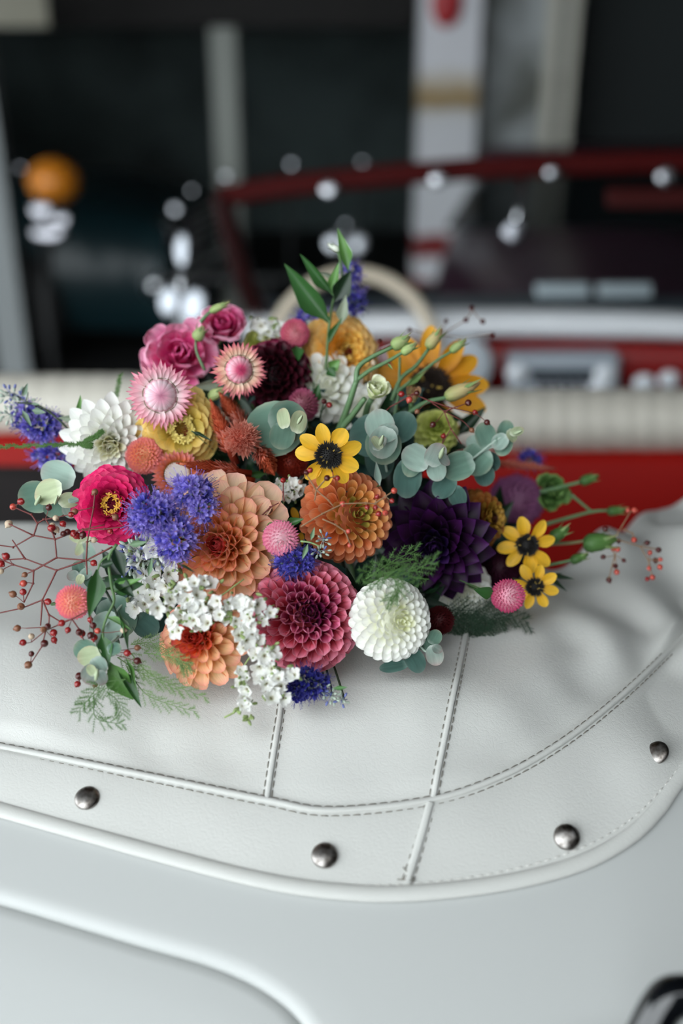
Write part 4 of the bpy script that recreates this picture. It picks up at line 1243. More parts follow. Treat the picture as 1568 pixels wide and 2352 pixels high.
st1 = petal_mat('strawflower_ray', [(0, '#efe2e0'), (0.45, '#e9b9c2'), (0.85, '#dd8fa2'), (1, '#b84858')], None, rough=0.32, veins=0.12, rnd=0.12, trans=0.25)
st1d = petal_mat('strawflower_dome', [(0, '#d992a6'), (0.35, '#efd6dc'), (0.7, '#dd9fb2'), (1, '#9c4468')], None, rough=0.28, veins=0.16, rnd=0.1, trans=0.15)
ringm = plain('olive_ring', '#6f6a44', 0.7)
r = fl('strawflower', 'pale pink strawflower with closed shiny dome, the left one of the two', 'strawflower', 368, 908, 0.775, 84, (0.02, 0.03))
strawflower(r, st1, st1d, ringm)
st2 = petal_mat('strawflower_ray_coral', [(0, '#f0e0c8'), (0.4, '#ecc0a8'), (0.8, '#dc7f88'), (1, '#b43a4c')], None, rough=0.32, veins=0.14, rnd=0.2, trans=0.25)
st2d = petal_mat('strawflower_dome_rose', [(0, '#d8708e'), (0.4, '#e9b4c0'), (0.75, '#c4446a'), (1, '#8e1c42')], None, rough=0.28, veins=0.2, rnd=0.15, trans=0.15)
r = fl('strawflower', 'coral edged strawflower with rose dome, the right one next to the dark maroon dahlia', 'strawflower', 548, 849, 0.79, 72, (0.18, 0.02))
strawflower(r, st2, st2d, ringm, N=50, dome_r=0.45)
st3 = petal_mat('strawflower_ray_salmon', [(0, '#c8662c'), (0.5, '#d9826a'), (1, '#d8909a')], None, rough=0.35)
r = fl('strawflower', 'open salmon strawflower with orange ringed white centre above the violet blossoms', 'strawflower', 408, 1090, 0.79, 64, (0.05, -0.1))
dome(r, 70, 1, lambda t: lerp(0.52, 0.50, t), lambda t: lerp(0.02, -0.15, t), lambda t: lerp(0.35, 1.5, t), lambda t: lerp(0.34, 0.55, t), lambda t: 0.2, [petal_mesh(name='bract', Ln=1, Wd=1, theta=0.75, v0=0.45, tip=1.1, base=0.6, bend=-0.1, nu=4, nv=6)], [st3], 'bract', jit=0.1)
it = []
fz = petal_geo(Ln=0.13, Wd=0.035, theta=1.0, v0=0.4, tip=1.3, base=0.7, bend=0, nu=2, nv=2)
for i in range(240):
    t = (i + 0.5) / 240
    it.append((*fz, pose(i * GA, 0.5 * t, 0.52 * math.sqrt(t), 0.1 - 0.02 * t, 1, 1), 1 if t > 0.5 else 0))
part('disc', joined(it, 'disc', (plain('white_fluff', '#e6e4e2', 0.8), plain('orange_fluff', '#cf7c28', 0.7))), r, None, None, 'white fluffy disc with orange rim', stuff=True)
core(r, 0.47, 0.3, plain('white_fluff_base', '#dcd8d4', 0.8), -0.12)

pk = [petal_mat('rose_deep', [(0, '#84083c'), (0.6, '#bc1e62'), (1, '#cc3c7c')], '#dc709c', 6, 0.5, trans=0.3),
      petal_mat('rose_mid', [(0, '#a01450'), (0.6, '#d03c7c'), (1, '#e070a0')], '#eda4c0', 6, 0.6, trans=0.35),
      petal_mat('rose_pale', [(0, '#b82a62'), (0.6, '#dc6498'), (1, '#eca0be')], '#f2bcd0', 6, 0.6, trans=0.35)]
r = fl('lisianthus', 'wide open rose pink lisianthus bloom at the upper left, behind the pale strawflower', 'flower', 415, 822, 0.85, 92, (-0.12, -0.35))
ruffled(r, pk, N=26, open_=1.35)
r = fl('lisianthus', 'upright rose pink lisianthus bloom topped by two green buds', 'flower', 512, 760, 0.865, 68, (0.05, -0.62))
ruffled(r, pk, N=26, open_=0.95, Lk=1.1, ruffle=0.07)

mar = [petal_mat('maroon_heart', [(0, '#120206'), (0.6, '#2a0510'), (1, '#3c0818')], '#5a1028', 4, 0.6, trans=0.08), petal_mat('maroon_petal', [(0, '#1c0308'), (0.6, '#38071a'), (1, '#500c26')], '#851a42', 5, 0.8, trans=0.1)]
r = fl('dahlia', 'dark maroon ball dahlia behind the coral edged strawflower', 'dahlia', 634, 862, 0.845, 90, (0.15, -0.1))
ball_dahlia(r, mar, N=80, theta=2.0, vv=0.55, wk=1.9, flare=0.3)

pur = [petal_mat('aubergine_heart', [(0, '#10061a'), (0.6, '#241038'), (1, '#3c2250')], None, rough=0.3, trans=0.1), petal_mat('aubergine_petal', [(0, '#0c030b'), (0.55, '#1c071c'), (1, '#2c0a32')], '#5a1c70', 6, 0.3, rough=0.45, trans=0.12, rnd=0.5, spec=0.22)]
r = fl('dahlia', 'dark aubergine purple dahlia with pointed petals right of the orange zinnia', 'dahlia', 1000, 1245, 0.80, 140, (-0.05, 0.22))
formal_dahlia(r, [pur[0], pur[1], pur[1], pur[1]], N=80, theta=0.95, tip=1.12, wide=1.0, open_=1.75, L1=0.68)

yt = [petal_mat('gold_inner', [(0, '#c4922e'), (0.6, '#ecb648'), (1, '#f4cc74')], None), petal_mat('gold_petal', [(0, '#d8982e'), (0.6, '#f6bc54'), (1, '#f8cd80')], '#f3cf8c', 7, 0.5)]
r = fl('zinnia', 'golden yellow zinnia at the top of the bouquet with small dark red centre', 'zinnia', 783, 815, 0.872, 106, (0.36, -0.16))
zinnia(r, [yt[0], yt[1], yt[1]], plain('dark_red_disc', '#7c1a12', 0.6), N=100, wk=1.15, disc=0.14, floret_mat=plain('gold_floret_b', '#cfa040', 0.5), nflo=8, height=0.3)

brn = [petal_mat('bronze_inner', [(0, '#6e5c1c'), (0.6, '#a07a30'), (1, '#b08838')], None), petal_mat('bronze_petal', [(0, '#8a4a18'), (0.6, '#b4682a'), (1, '#c27e3e')], '#cf9858', 7, 0.5, gain=0.85)]
r = fl('zinnia', 'bronze orange zinnia turned sideways, right of the purple dahlia', 'zinnia', 1108, 1192, 0.815, 80, (0.74, -0.08), 0.4)
zinnia(r, [brn[0], brn[1], brn[1]], plain('bronze_disc', '#4a2410', 0.6), N=95, wk=1.0, disc=0.18, height=0.34, open_=1.9)

# the three brown-eyed rudbeckias in view, and one half buried
rud = petal_mat('rudbeckia_petal', [(0, '#c08a16'), (0.4, '#e0ac26'), (1, '#ebbd3c')], None, veins=0.10, rnd=0.10, vein_scale=5)
rdisc = plain('rudbeckia_disc', '#120e0b', 0.7)
r = fl('rudbeckia', 'bright yellow rudbeckia with black eye at the centre of the bouquet', 'rudbeckia', 754, 1046, 0.728, 78, (0.05, 0.08), 0.35, srad=0.0014)
rudbeckia(r, rud, rdisc, 9, 0.35, 0.52)
r = fl('rudbeckia', 'yellow rudbeckia at the right, the upper and larger of the right-hand pair', 'rudbeckia', 1210, 1252, 0.815, 70, (0.10, 0.05), 0.1, srad=0.0014)
rudbeckia(r, rud, rdisc, 8, 0.31, 0.47)
r = fl('rudbeckia', 'small yellow rudbeckia, the lower of the right-hand pair, behind a pink globe', 'rudbeckia', 1228, 1348, 0.805, 56, (0.05, 0.05), 0.5, srad=0.0014)
rudbeckia(r, rud, rdisc, 8, 0.32, 0.47)
r = fl('rudbeckia', 'half buried yellow rudbeckia petals between the peach dahlia and orange zinnia', 'rudbeckia', 688, 1208, 0.785, 44, (-0.1, 0.1), 0.2, srad=0.0014)
rudbeckia(r, rud, rdisc, 7, 0.3, 0.42)
sun = petal_mat('sunflower_petal', [(0, '#b06a0e'), (0.5, '#d8921a'), (1, '#e6a82c')], None, rnd=0.15, vein_scale=5)
r = fl('sunflower', 'large golden sunflower with dark centre at the back right, under the lisianthus buds', 'sunflower', 985, 890, 0.90, 140, (0.12, -0.12), 0.0, srad=0.003)
rudbeckia(r, sun, plain('sunflower_disc', '#221408', 0.8), 13, 0.28, 0.36)

# globe amaranths
def gom(label, u, v, D, rr, eye, cols, zs=1.05, stem=None, leafy=True):
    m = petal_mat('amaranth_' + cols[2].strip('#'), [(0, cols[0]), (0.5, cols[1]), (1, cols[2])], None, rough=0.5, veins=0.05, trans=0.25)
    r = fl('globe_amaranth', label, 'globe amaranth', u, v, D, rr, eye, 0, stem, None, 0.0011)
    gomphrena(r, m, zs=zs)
    return r
GP = ('#e8c8cc', '#d98aa0', '#cc6688')
gom('rose pink globe amaranth at the top, left of the golden zinnia', 677, 766, 0.845, 34, (0.1, -0.15), ('#dca0a4', '#cc6c84', '#bc4c70'))
gom('dusty rose globe amaranth behind the round eucalyptus leaves', 696, 930, 0.815, 36, (-0.1, -0.45), ('#c88c98', '#b4607c', '#a04468'), 1.35)
gom('two-tone pink globe amaranth on a pale bent stem between peach dahlia and orange zinnia', 644, 1236, 0.722, 42, (0.05, 0.35), ('#f0d8dc', '#dd94aa', '#cf6c94'))
gom('salmon pink globe amaranth at the left under a dark leaf', 168, 1383, 0.71, 40, (0.25, 0.05), ('#ecbc98', '#de8e90', '#d87090'))
gom('deep pink globe amaranth lying at the lower right in front of a rudbeckia', 1166, 1368, 0.765, 39, (0.45, 0.0), ('#f0ccd4', '#d46c90', '#c03c6c'))
gom('flat salmon globe amaranth between white dahlia and yellow zinnia', 331, 1047, 0.79, 43, (-0.05, 0.05), ('#e4a878', '#d4867c', '#c96c74'), 0.75)
gom('blurred mauve globe amaranth at the right behind the bronze zinnia', 1185, 1150, 0.92, 62, (0.3, 0.1), ('#b07ca0', '#96608a', '#7c4672'), 1.3)
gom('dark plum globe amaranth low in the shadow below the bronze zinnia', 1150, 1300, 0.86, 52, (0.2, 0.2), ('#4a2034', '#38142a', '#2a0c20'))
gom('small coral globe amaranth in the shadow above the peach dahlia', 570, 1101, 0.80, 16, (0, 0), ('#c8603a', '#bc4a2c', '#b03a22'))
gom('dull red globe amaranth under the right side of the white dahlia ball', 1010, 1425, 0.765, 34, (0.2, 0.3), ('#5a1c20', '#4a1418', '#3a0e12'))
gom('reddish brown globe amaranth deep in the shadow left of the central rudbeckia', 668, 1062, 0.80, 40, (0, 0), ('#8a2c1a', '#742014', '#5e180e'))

# lime green and white blooms tucked between
lime = petal_mat('lime_petal', [(0, '#8a9a38'), (0.6, '#b4bc5c'), (1, '#c8cc7c')], None, trans=0.3)
r = fl('zinnia', 'lime green zinnia seen from the side, behind the eucalyptus at the right', 'zinnia', 1003, 985, 0.84, 60, (0.2, -0.4))
zinnia(r, [lime, lime], plain('lime_disc', '#8a9440', 0.6), N=70, wk=1.2, height=0.4, open_=1.9)
r = fl('carnation', 'pale lime frilled flower at the back, left of the small pink globe', 'flower', 618, 800, 0.88, 66, (0.1, -0.5))
ruffled(r, [lime, lime], N=18, open_=1.2, ruffle=0.12)
soft_white = petal_mat('soft_white_petal', [(0, '#d4d6c0'), (0.5, '#e6e6e0'), (1, '#efefea')], None, veins=0.04, rnd=0.05)
r = fl('stock', 'white frilled stock bloom at the back, right of the maroon dahlia', 'flower', 748, 890, 0.862, 92, (0.1, -0.2))
ball_dahlia(r, [soft_white, soft_white], N=70, theta=0.8, wk=2.2, rc=0.55, L0=0.25, L1=0.5, flare=0.4)
r = fl('stock', 'cream white bloom half hidden below the green lisianthus stems', 'flower', 835, 945, 0.862, 66, (0.1, -0.1))
ball_dahlia(r, [soft_white, soft_white], N=60, theta=0.8, wk=2.2, rc=0.55, L0=0.25, L1=0.5, flare=0.4)
r = fl('zinnia', 'white zinnia hanging low on the far side, right of the ivory dahlia ball', 'zinnia', 1062, 1350, 0.83, 74, (0.25, 0.25))
ball_dahlia(r, [soft_white, soft_white], N=110, theta=0.9, wk=1.9, rc=0.6, L0=0.16, L1=0.38, flare=0.3)

# ------------------------------------------------------------------ celosia plumes
cel_dark = petal_mat('celosia_bract', [(0, '#6a1e12'), (0.5, '#a84226'), (1, '#c87050')], None, rough=0.45, trans=0.25, rnd=0.1)
cel_pink = petal_mat('celosia_pink', [(0, '#a8442e'), (0.5, '#cc7460'), (1, '#dca494')], None, rough=0.4, trans=0.3, rnd=0.1)
_cb = petal_geo(Ln=1, Wd=0.34, theta=0.9, v0=0.35, tip=1.0, base=0.7, bend=0.25, nu=2, nv=3)
def celosia(label, base, tip, wpx, mats=(None, None), N=560, blunt=0.3):
    b_, t_ = P(*base), P(*tip)
    ax = t_ - b_; ln = np.linalg.norm(ax); w = wpx * base[2] / F_PX / 2
    root = thing('celosia_plume', label, 'celosia', None, M=frame(b_, ax))
    it = []
    for i in range(N):
        t = (i + 0.5) / N
        q = t ** 0.85
        rad = w * (blunt + (1 - blunt) * math.sin(min(1, 1.15 * (1 - q) + 0.1) * math.pi / 2)) * (1 - q ** 6)
        it.append((*_cb, pose(i * GA, random.uniform(0.55, 1.1) * (1 - 0.45 * q), rad * 0.35, ln * q, max(rad, w * 0.3) * random.uniform(0.5, 0.85), max(rad, w * 0.35) * 0.5), 1 if (q < 0.35 and random.random() < 0.7) else 0))
    part('bracts', joined(it, 'bracts', (mats[0] or cel_dark, mats[1] or cel_pink)), root, None, None, stuff=True)
    mb = MB(); mb.add(*tube_geo([(0, 0, -0.01), (0, 0, ln * 0.5), (0, 0, ln * 0.97)], [w * 0.3, w * 0.3, w * 0.1], 8))
    part('stem', mb.mesh('stem'), root, None, mats[0] or cel_dark)
    return root
celosia('rust red celosia spike standing left of the round eucalyptus leaves', (532, 1040, 0.79), (484, 920, 0.785), 66)
celosia('rust red celosia spike leaning to the upper right behind the pink plume', (562, 985, 0.80), (505, 904, 0.795), 64)
celosia('salmon pink celosia plume pointing straight out above the peach dahlia', (553, 1012, 0.79), (560, 1000, 0.745), 104, (cel_pink, cel_pink), 480, 0.45)
celosia('long rust red celosia spike lying flat across the salmon strawflower', (548, 1084, 0.775), (408, 1064, 0.762), 58)
celosia('small rust celosia tip curling down at the right of the pink plume', (596, 1030, 0.785), (628, 1088, 0.77), 62)
celosia('blurred pink celosia tip reaching out to the right over the red seat', (1150, 1062, 0.90), (1276, 1077, 0.92), 42, (cel_pink, cel_pink), 160)

# ------------------------------------------------------------------ blue caryopteris
cary_v = petal_mat('violet_petal', [(0, '#6a62b6'), (0.5, '#8c80d6'), (1, '#b8aeea')], None, trans=0.35, rnd=0.25)
cary_d = petal_mat('blue_petal', [(0, '#30308a'), (0.5, '#504cb0'), (1, '#7670ca')], None, trans=0.3, rnd=0.3)
cary_n = petal_mat('indigo_petal', [(0, '#141850'), (0.5, '#24287e'), (1, '#3c3c9c')], None, trans=0.25, rnd=0.3)
cary_g = plain('sage_calyx', '#8a9a8c', 0.7)
filam = plain('violet_filament', '#8a72c4', 0.5)
filam_d = plain('indigo_filament', '#3c3a88', 0.5)
def cary_floret(seed, pm, fm, long_=1.0):
    r_ = random.Random(seed)
    it = []
    pg = petal_geo(Ln=0.55, Wd=0.36, theta=0.8, v0=0.6, tip=2.0, base=0.35, bend=0.3, nu=2, nv=4)
    for k in range(5):
        it.append((*pg, pose(k * 1.2566 + r_.uniform(-.3, .3), r_.uniform(0.45, 1.1), 0.06, 0.3, r_.uniform(0.8, 1.1), 1.0), 0))
    it.append((*lathe_geo([(0.05, 0.0), (0.13, 0.15), (0.12, 0.32), (0.06, 0.36)], 6), Matrix.Identity(4), 1))
    for k in range(4):
        a = r_.uniform(0, 6.28); s = r_.uniform(0.15, 0.55)
        tp = np.array([math.cos(a) * s, math.sin(a) * s, 1.0])
        V, F, UV = tube_geo([(0, 0, 0.3), tp * 0.7 * long_, tp * 1.25 * long_ + np.array([0, 0, -0.1])], 0.018, 3)
        it.append((V, F, UV, Matrix.Identity(4), 2))
        it.append((*sphere_geo(tp * 1.25 * long_ + np.array([0, 0, -0.1]), 0.04, 5, 3), Matrix.Identity(4), 2))
    return joined(it, 'floret', (pm, cary_g, fm))
CF = {k: [cary_floret(s, m, f) for s in range(3)] for k, m, f in (('v', cary_v, filam), ('d', cary_d, filam_d), ('n', cary_n, filam_d))}
cbud = MB(); cbud.add(*lathe_geo([(0.0, 0), (0.16, 0.1), (0.2, 0.4), (0.15, 0.7), (0.0, 0.8)], 7)); cbud.add(*tube_geo([(0, 0, 0.05), (0, 0.1, -0.6), (0, 0, -1.5)], 0.05, 4)); cbud = cbud.mesh('floret_bud')
bud_blue = plain('bud_blue', '#6870a8', 0.6); bud_sage = plain('bud_sage', '#aab8a8', 0.7)
def caryopteris(label, blobs, D, kinds='v', fpx=26, n=26, stem=None, buds=0):
    if not buds:
        fpx *= 1.12; blobs = [(a, b, c, d, int(e * 1.5)) for a, b, c, d, e in blobs]
    """blobs: (u, v, ru, rv, count) clusters of florets"""
    u0, v0 = blobs[0][:2]
    root, inv = sprig('caryopteris', label, 'blue flower', u0, v0, D)
    for (u, v, ru, rv, cnt) in blobs:
        c = P(u, v, D + 0.012)
        for i in range(cnt):
            ps = math.acos(1 - 1.25 * (i + 0.5) / cnt); ph = i * GA
            a, b2, h = math.sin(ps) * math.cos(ph), math.sin(ps) * math.sin(ph), math.cos(ps)
            s = D / F_PX
            jr = random.uniform(0.72, 1.15); a *= jr; b2 *= jr; h *= jr
            pos = c + (a * ru * RTV + b2 * rv * UPV) * s * 0.8 - DIRV * h * (ru + rv) / 2 * s * 0.55
            dirn = a * RTV + b2 * UPV - DIRV * (h * 0.9 + 0.15) + np.array([random.uniform(-.3, .3) for _ in range(3)])
            if buds and random.random() < buds:
                part('floret_bud', cbud, root, inv @ frame(pos, dirn, random.uniform(0, 6), fpx * 0.9 * s), random.choice((bud_blue, bud_sage, bud_sage)))
            else:
                part('floret', random.choice(CF[random.choice(kinds)]), root, inv @ frame(pos - 0.3 * fpx * s * dirn / np.linalg.norm(dirn), dirn, random.uniform(0, 6), fpx * s * random.uniform(0.85, 1.15)))
        mb = MB(); mb.add(*tube_geo(spline([c + DIRV * 0.004, c + DIRV * 0.03, P(u * 0.6 + 660 * 0.4, v * 0.6 + 1180 * 0.4, D + 0.07)], 6), 0.0009, 5))
        part('stem', mb.mesh('stem'), root, inv, stem or stem_dark)
    return root, inv
caryopteris('violet caryopteris clusters over the salmon strawflower and peach dahlia', [(352, 1178, 54, 46, 40), (440, 1128, 44, 34, 26), (405, 1240, 44, 50, 34), (465, 1165, 26, 30, 12), (322, 1195, 22, 20, 8)], 0.70, 'vvvd', 29)
caryopteris('deep blue fluffy caryopteris head below the two-tone pink globe', [(677, 1292, 44, 34, 40)], 0.712, 'dd', 24)
caryopteris('indigo caryopteris head lying on the white cover below the crimson dahlia', [(712, 1568, 44, 32, 30), (684, 1588, 24, 20, 12)], 0.695, 'nn', 24)
r, inv = caryopteris('blue caryopteris sprig reaching out at the far left above the red seat', [(95, 978, 48, 34, 30), (62, 960, 24, 30, 10)], 0.80, 'vd', 26)
stem_px(r, inv, [(178, 1008, 0.805), (130, 960, 0.80), (85, 930, 0.80), (40, 925, 0.80)], 3, stem_dark)
for (u, v, ang, ln, wd) in ((58, 895, 70, 34, 14), (62, 962, -60, 46, 15), (90, 945, -10, 34, 18), (82, 928, -5, 20, 8)):
    leafc(r, inv, u, v, ln, wd, ang, 0.798, plain('sage_leaf', '#6f8470', 0.6), 'lance')
caryopteris('violet blue caryopteris head at the left below the fern strand', [(125, 1045, 46, 24, 26)], 0.82, 'dv', 25)
caryopteris('purple caryopteris tuft at the top left of the pointed green leaves', [(715, 738, 36, 22, 16), (752, 742, 26, 18, 10)], 0.885, 'vd', 24)
caryopteris('blue caryopteris tuft standing behind the tall pointed leaves', [(815, 690, 22, 30, 14), (808, 632, 22, 24, 12)], 0.885, 'dv', 22)
caryopteris('blurred blue caryopteris tuft at the right above the red seat', [(1215, 1055, 22, 18, 9)], 0.92, 'd', 22)
# grey-green budded heads
sage_leaf = plain('sage_leaf_small', '#6f8a6a', 0.6)
r, inv = caryopteris('grey green caryopteris buds at the very left edge', [(28, 908, 30, 24, 18), (55, 925, 22, 20, 12), (30, 955, 32, 20, 16)], 0.80, 'v', 18, buds=1.0)
r, inv = caryopteris('grey blue caryopteris buds beside the small white blossoms at the left', [(318, 1268, 42, 34, 26), (362, 1278, 28, 30, 16), (300, 1300, 24, 24, 12)], 0.718, 'v', 24, buds=0.9)
leafc(r, inv, 318, 1248, 44, 18, 10, 0.708, sage_leaf, 'lance'); leafc(r, inv, 345, 1300, 46, 14, 80, 0.706, sage_leaf, 'lance')
r, inv = caryopteris('small curl of sage green buds with leaves in front of the orange zinnia', [(742, 1240, 16, 18, 9), (735, 1268, 22, 12, 10)], 0.71, 'v', 16, buds=1.0)
leafc(r, inv, 718, 1225, 32, 11, 75, 0.708, sage_leaf, 'lance'); leafc(r, inv, 700, 1268, 38, 13, -110, 0.708, sage_leaf, 'lance')
stem_px(r, inv, [(690, 1243), (712, 1246), (735, 1255)], 2.5, stem_pale, 8, 0.712)
r, inv = caryopteris('small curl of sage green buds lying on the white cover beside the indigo head', [(760, 1600, 22, 16, 12), (786, 1608, 12, 14, 7), (744, 1586, 12, 14, 6)], 0.692, 'v', 17, buds=1.0)
leafc(r, inv, 782, 1580, 34, 12, 5, 0.69, plain('mid_leaf', '#4f7a45', 0.5), 'lance')

# ================================================================== green sprigs
def eu_mat(name, base, mid, tip, edge):
    m = petal_mat(name, [(0.02, tip), (0.25, mid), (1, base)], edge, 9, 0.7, rough=0.8, trans=0.08, veins=0.12, rnd=0.22, vein_scale=6, spec=0.06, gain=0.98)
    return m
eu1 = eu_mat('eucalyptus_leaf', '#5d7d6e', '#6f8e7e', '#a9bcb0', '#a5a892')
eu2 = eu_mat('eucalyptus_pale', '#8ba297', '#9ab0a4', '#c4d0c8', '#aaa29a')
eu3 = eu_mat('eucalyptus_dark', '#3f5a54', '#49665e', '#7f9890', '#6c7c74')
eu4 = eu_mat('eucalyptus_young', '#a3b08c', '#b0bb98', '#d4dac4', '#c0a890')
eu5 = eu_mat('eucalyptus_purplish', '#8d8f88', '#8a9c92', '#bcc4bc', '#9a7c7c')
eu_stem = plain('eucalyptus_stem', '#a9bcae', 0.6)
eu_bud = plain('eucalyptus_tip', '#a9b796', 0.8, spec=0.1)
_tipb = MB(); _tipb.add(*lathe_geo([(0, 0), (0.3, 0.15), (0.38, 0.45), (0.25, 0.8), (0, 1.0)], 10)); _tipb = _tipb.mesh('leaf_bud')

def eucalyptus(label, leaves, D, stems, tips=()):
    """leaves: (u, v, length, width, direction, mat, dD, tilt, roll)"""
    root, inv = sprig('eucalyptus_sprig', label, 'eucalyptus', leaves[0][0], leaves[0][1], D)
    for k, lf in enumerate(leaves):
        u, v, ln, wd, ang, m = lf[:6]
        dD = lf[6] if len(lf) > 6 else 0.0; ti = lf[7] if len(lf) > 7 else 0.0; ro = lf[8] if len(lf) > 8 else 0.0
        leafc(root, inv, u, v, ln, wd, ang, D + dD, m, 'round', ti, ro, k % 4)
    for s in stems:
        stem_px(root, inv, s, 3.2, eu_stem, 12)
    for (u, v, ln, ang, dD) in tips:
        dx, dy = math.cos(R(ang)) * ln, -math.sin(R(ang)) * ln
        part('leaf_bud', _tipb, root, inv @ span((u, v, D + dD), (u + dx, v + dy, D + dD - 0.01), ln * 0.62, 0.0) @ Matrix.Rotation(-math.pi / 2, 4, 'X'), eu_bud)
    return root
eucalyptus('pale round-leaved eucalyptus sprig at the left, below the white dahlia', [
    (135, 1092, 84, 70, 160, eu2, 0.012, 0.2), (84, 1140, 84, 78, 190, eu1, 0.0, 0.0, 0.2), (113, 1130, 70, 60, 200, eu4, -0.008, 0.3, -0.3),
    (125, 1165, 52, 50, 250, eu1, -0.004, 0.1), (158, 1150, 50, 44, 30, eu4, -0.014, 0.5, 0.5), (160, 1172, 40, 34, -60, eu2, -0.006), (168, 1150, 26, 18, 10, eu2, -0.02, 0.4, 0.7)], 0.762,
    [[(210, 1130, 0.78), (165, 1142, 0.765), (118, 1140, 0.76)]], [(82, 1158, 22, 60, -0.006), (126, 1156, 18, 70, -0.012)])
eucalyptus('large round eucalyptus leaves with small yellowish tips at the centre top', [
    (630, 985, 140, 126, 200, eu1, 0.012, -0.1), (660, 968, 92, 98, 20, eu1, 0.002, 0.1), (648, 1000, 66, 60, 255, eu1, -0.004, 0.1),
    (652, 962, 50, 34, 100, eu4, -0.010, 0.4, 0.4), (684, 970, 54, 44, 70, eu4, -0.014, 0.3, -0.4), (600, 1032, 70, 60, 240, eu3, 0.02)], 0.772,
    [[(660, 1060, 0.80), (650, 1010, 0.78), (652, 975, 0.768)]], [(684, 972, 20, 60, -0.022)])
eucalyptus('silvery eucalyptus rosette on dark leaves right of the central rudbeckia', [
    (855, 1000, 110, 100, 200, eu3, 0.02), (922, 982, 78, 70, 60, eu3, 0.016, 0.1, 0.2), (872, 1052, 100, 70, 270, eu3, 0.024),
    (880, 1022, 92, 84, 280, eu1, 0.004), (872, 978, 76, 70, 100, eu2, -0.004, 0.2), (888, 996, 54, 50, 40, eu2, -0.010, 0.2, 0.4), (880, 1015, 78, 66, 250, eu2, -0.010, 0.3),
    (872, 1020, 40, 30, 60, eu5, -0.018, 0.5, 0.5), (866, 1018, 36, 24, 120, eu4, -0.020, 0.5, -0.4)], 0.775,
    [[(890, 1090, 0.80), (882, 1040, 0.785), (880, 1005, 0.77)]], [(872, 1022, 24, 70, -0.026)])
eucalyptus('blue green eucalyptus sprig with folded grey tip above the purple dahlia', [
    (935, 1098, 94, 66, 265, eu3, 0.0, 0.0, 0.1), (950, 1056, 84, 52, 250, eu1, -0.003), (956, 1052, 72, 62, 150, eu2, -0.006, 0.1), (1000, 1046, 62, 50, 60, eu5, -0.012, 0.2, 0.3),
    (1002, 1080, 52, 46, 280, eu2, -0.004), (1052, 1070, 82, 68, 200, eu1, 0.002), (1020, 1116, 66, 52, 230, eu3, 0.006), (1050, 1140, 54, 42, 290, eu3, 0.006), (1018, 1055, 36, 26, -40, eu5, -0.018, 0.4, 0.5)], 0.778,
    [[(1060, 1050, 0.79), (1030, 1075, 0.782), (968, 1072, 0.774)]], [(1010, 1052, 26, 70, -0.022)])
eucalyptus('eucalyptus sprig of paired round leaves reaching out at the upper right', [
    (1094, 1056, 76, 76, 230, eu1, 0.0), (1116, 1002, 66, 50, 110, eu1, -0.002, 0.1), (1156, 1022, 54, 42, 250, eu1, 0.0), (1160, 996, 64, 40, 80, eu1, 0.004, 0.1), (1148, 1014, 44, 38, 220, eu2, -0.005, 0.2),
    (1112, 1090, 54, 48, 280, eu3, 0.006), (1088, 1018, 40, 36, 130, eu2, 0.004), (1174, 1000, 34, 24, 300, eu4, -0.008, 0.3, 0.4), (1186, 992, 34, 24, 30, eu4, -0.010, 0.4, 0.3), (1128, 1060, 48, 40, 300, eu3, 0.008)], 0.80,
    [[(1040, 1092, 0.80), (1112, 1032, 0.797), (1150, 1004, 0.795), (1184, 992, 0.792)]], [(1180, 996, 20, 20, -0.016)])
eucalyptus('broad grey green eucalyptus leaves at the lower left, behind the long stem of dark leaves', [
    (268, 1416, 104, 90, 300, eu1, 0.01), (335, 1436, 66, 58, 320, eu3, 0.014), (245, 1442, 84, 76, 220, eu2, 0.0), (248, 1480, 60, 54, 280, eu1, 0.004), (238, 1395, 50, 46, 150, eu3, 0.016)], 0.712,
    [[(300, 1370, 0.73), (270, 1400, 0.72), (240, 1440, 0.708)]])
eucalyptus('drooping eucalyptus tip with reddish edged leaves hanging over the white cover at the lower left', [
    (196, 1494, 56, 50, 150, eu1, 0.006), (207, 1507, 58, 48, 190, eu4, 0.0, 0.1), (210, 1548, 52, 48, 240, eu5, -0.002), (226, 1528, 44, 40, 300, eu2, -0.004), (232, 1556, 36, 30, 290, eu5, -0.008, 0.2), (262, 1490, 36, 30, 20, eu1, 0.002), (210, 1540, 30, 22, 120, eu4, -0.010, 0.3)], 0.695,
    [[(270, 1460, 0.71), (235, 1500, 0.698), (216, 1545, 0.692)]], [(220, 1560, 22, 80, -0.014)])
eucalyptus('tiny pale eucalyptus tip between the red berries and the dark leaves', [
    (180, 1305, 34, 30, 100, eu1, 0.0), (168, 1322, 30, 26, 200, eu5, -0.003), (196, 1318, 34, 26, 40, eu2, -0.002), (205, 1335, 30, 26, 300, eu1, 0.0), (184, 1330, 26, 20, 250, eu4, -0.006)], 0.73, [[(240, 1330, 0.74), (200, 1326, 0.732), (180, 1318, 0.728)]])
eucalyptus('blurred pale leaves below the magenta zinnia at the left', [(190, 1250, 60, 24, 240, eu4), (205, 1262, 50, 22, 300, eu2), (178, 1238, 40, 20, 160, eu4), (200, 1280, 44, 20, 270, eu2)], 0.79, [[(240, 1230, 0.8), (205, 1245, 0.79)]])
eucalyptus('dark eucalyptus leaves under the ivory dahlia ball on the white cover', [
    (952, 1515, 66, 46, 300, eu3, 0.0), (905, 1530, 70, 28, 190, eu3, 0.004), (998, 1504, 50, 42, 280, eu5, -0.004, 0.2), (998, 1464, 38, 34, 60, eu1, 0.002), (978, 1478, 40, 36, 100, eu1, 0.004), (1003, 1490, 26, 22, 330, eu5, -0.010, 0.4)], 0.728,
    [[(940, 1440, 0.74), (970, 1490, 0.728), (990, 1500, 0.724)]])

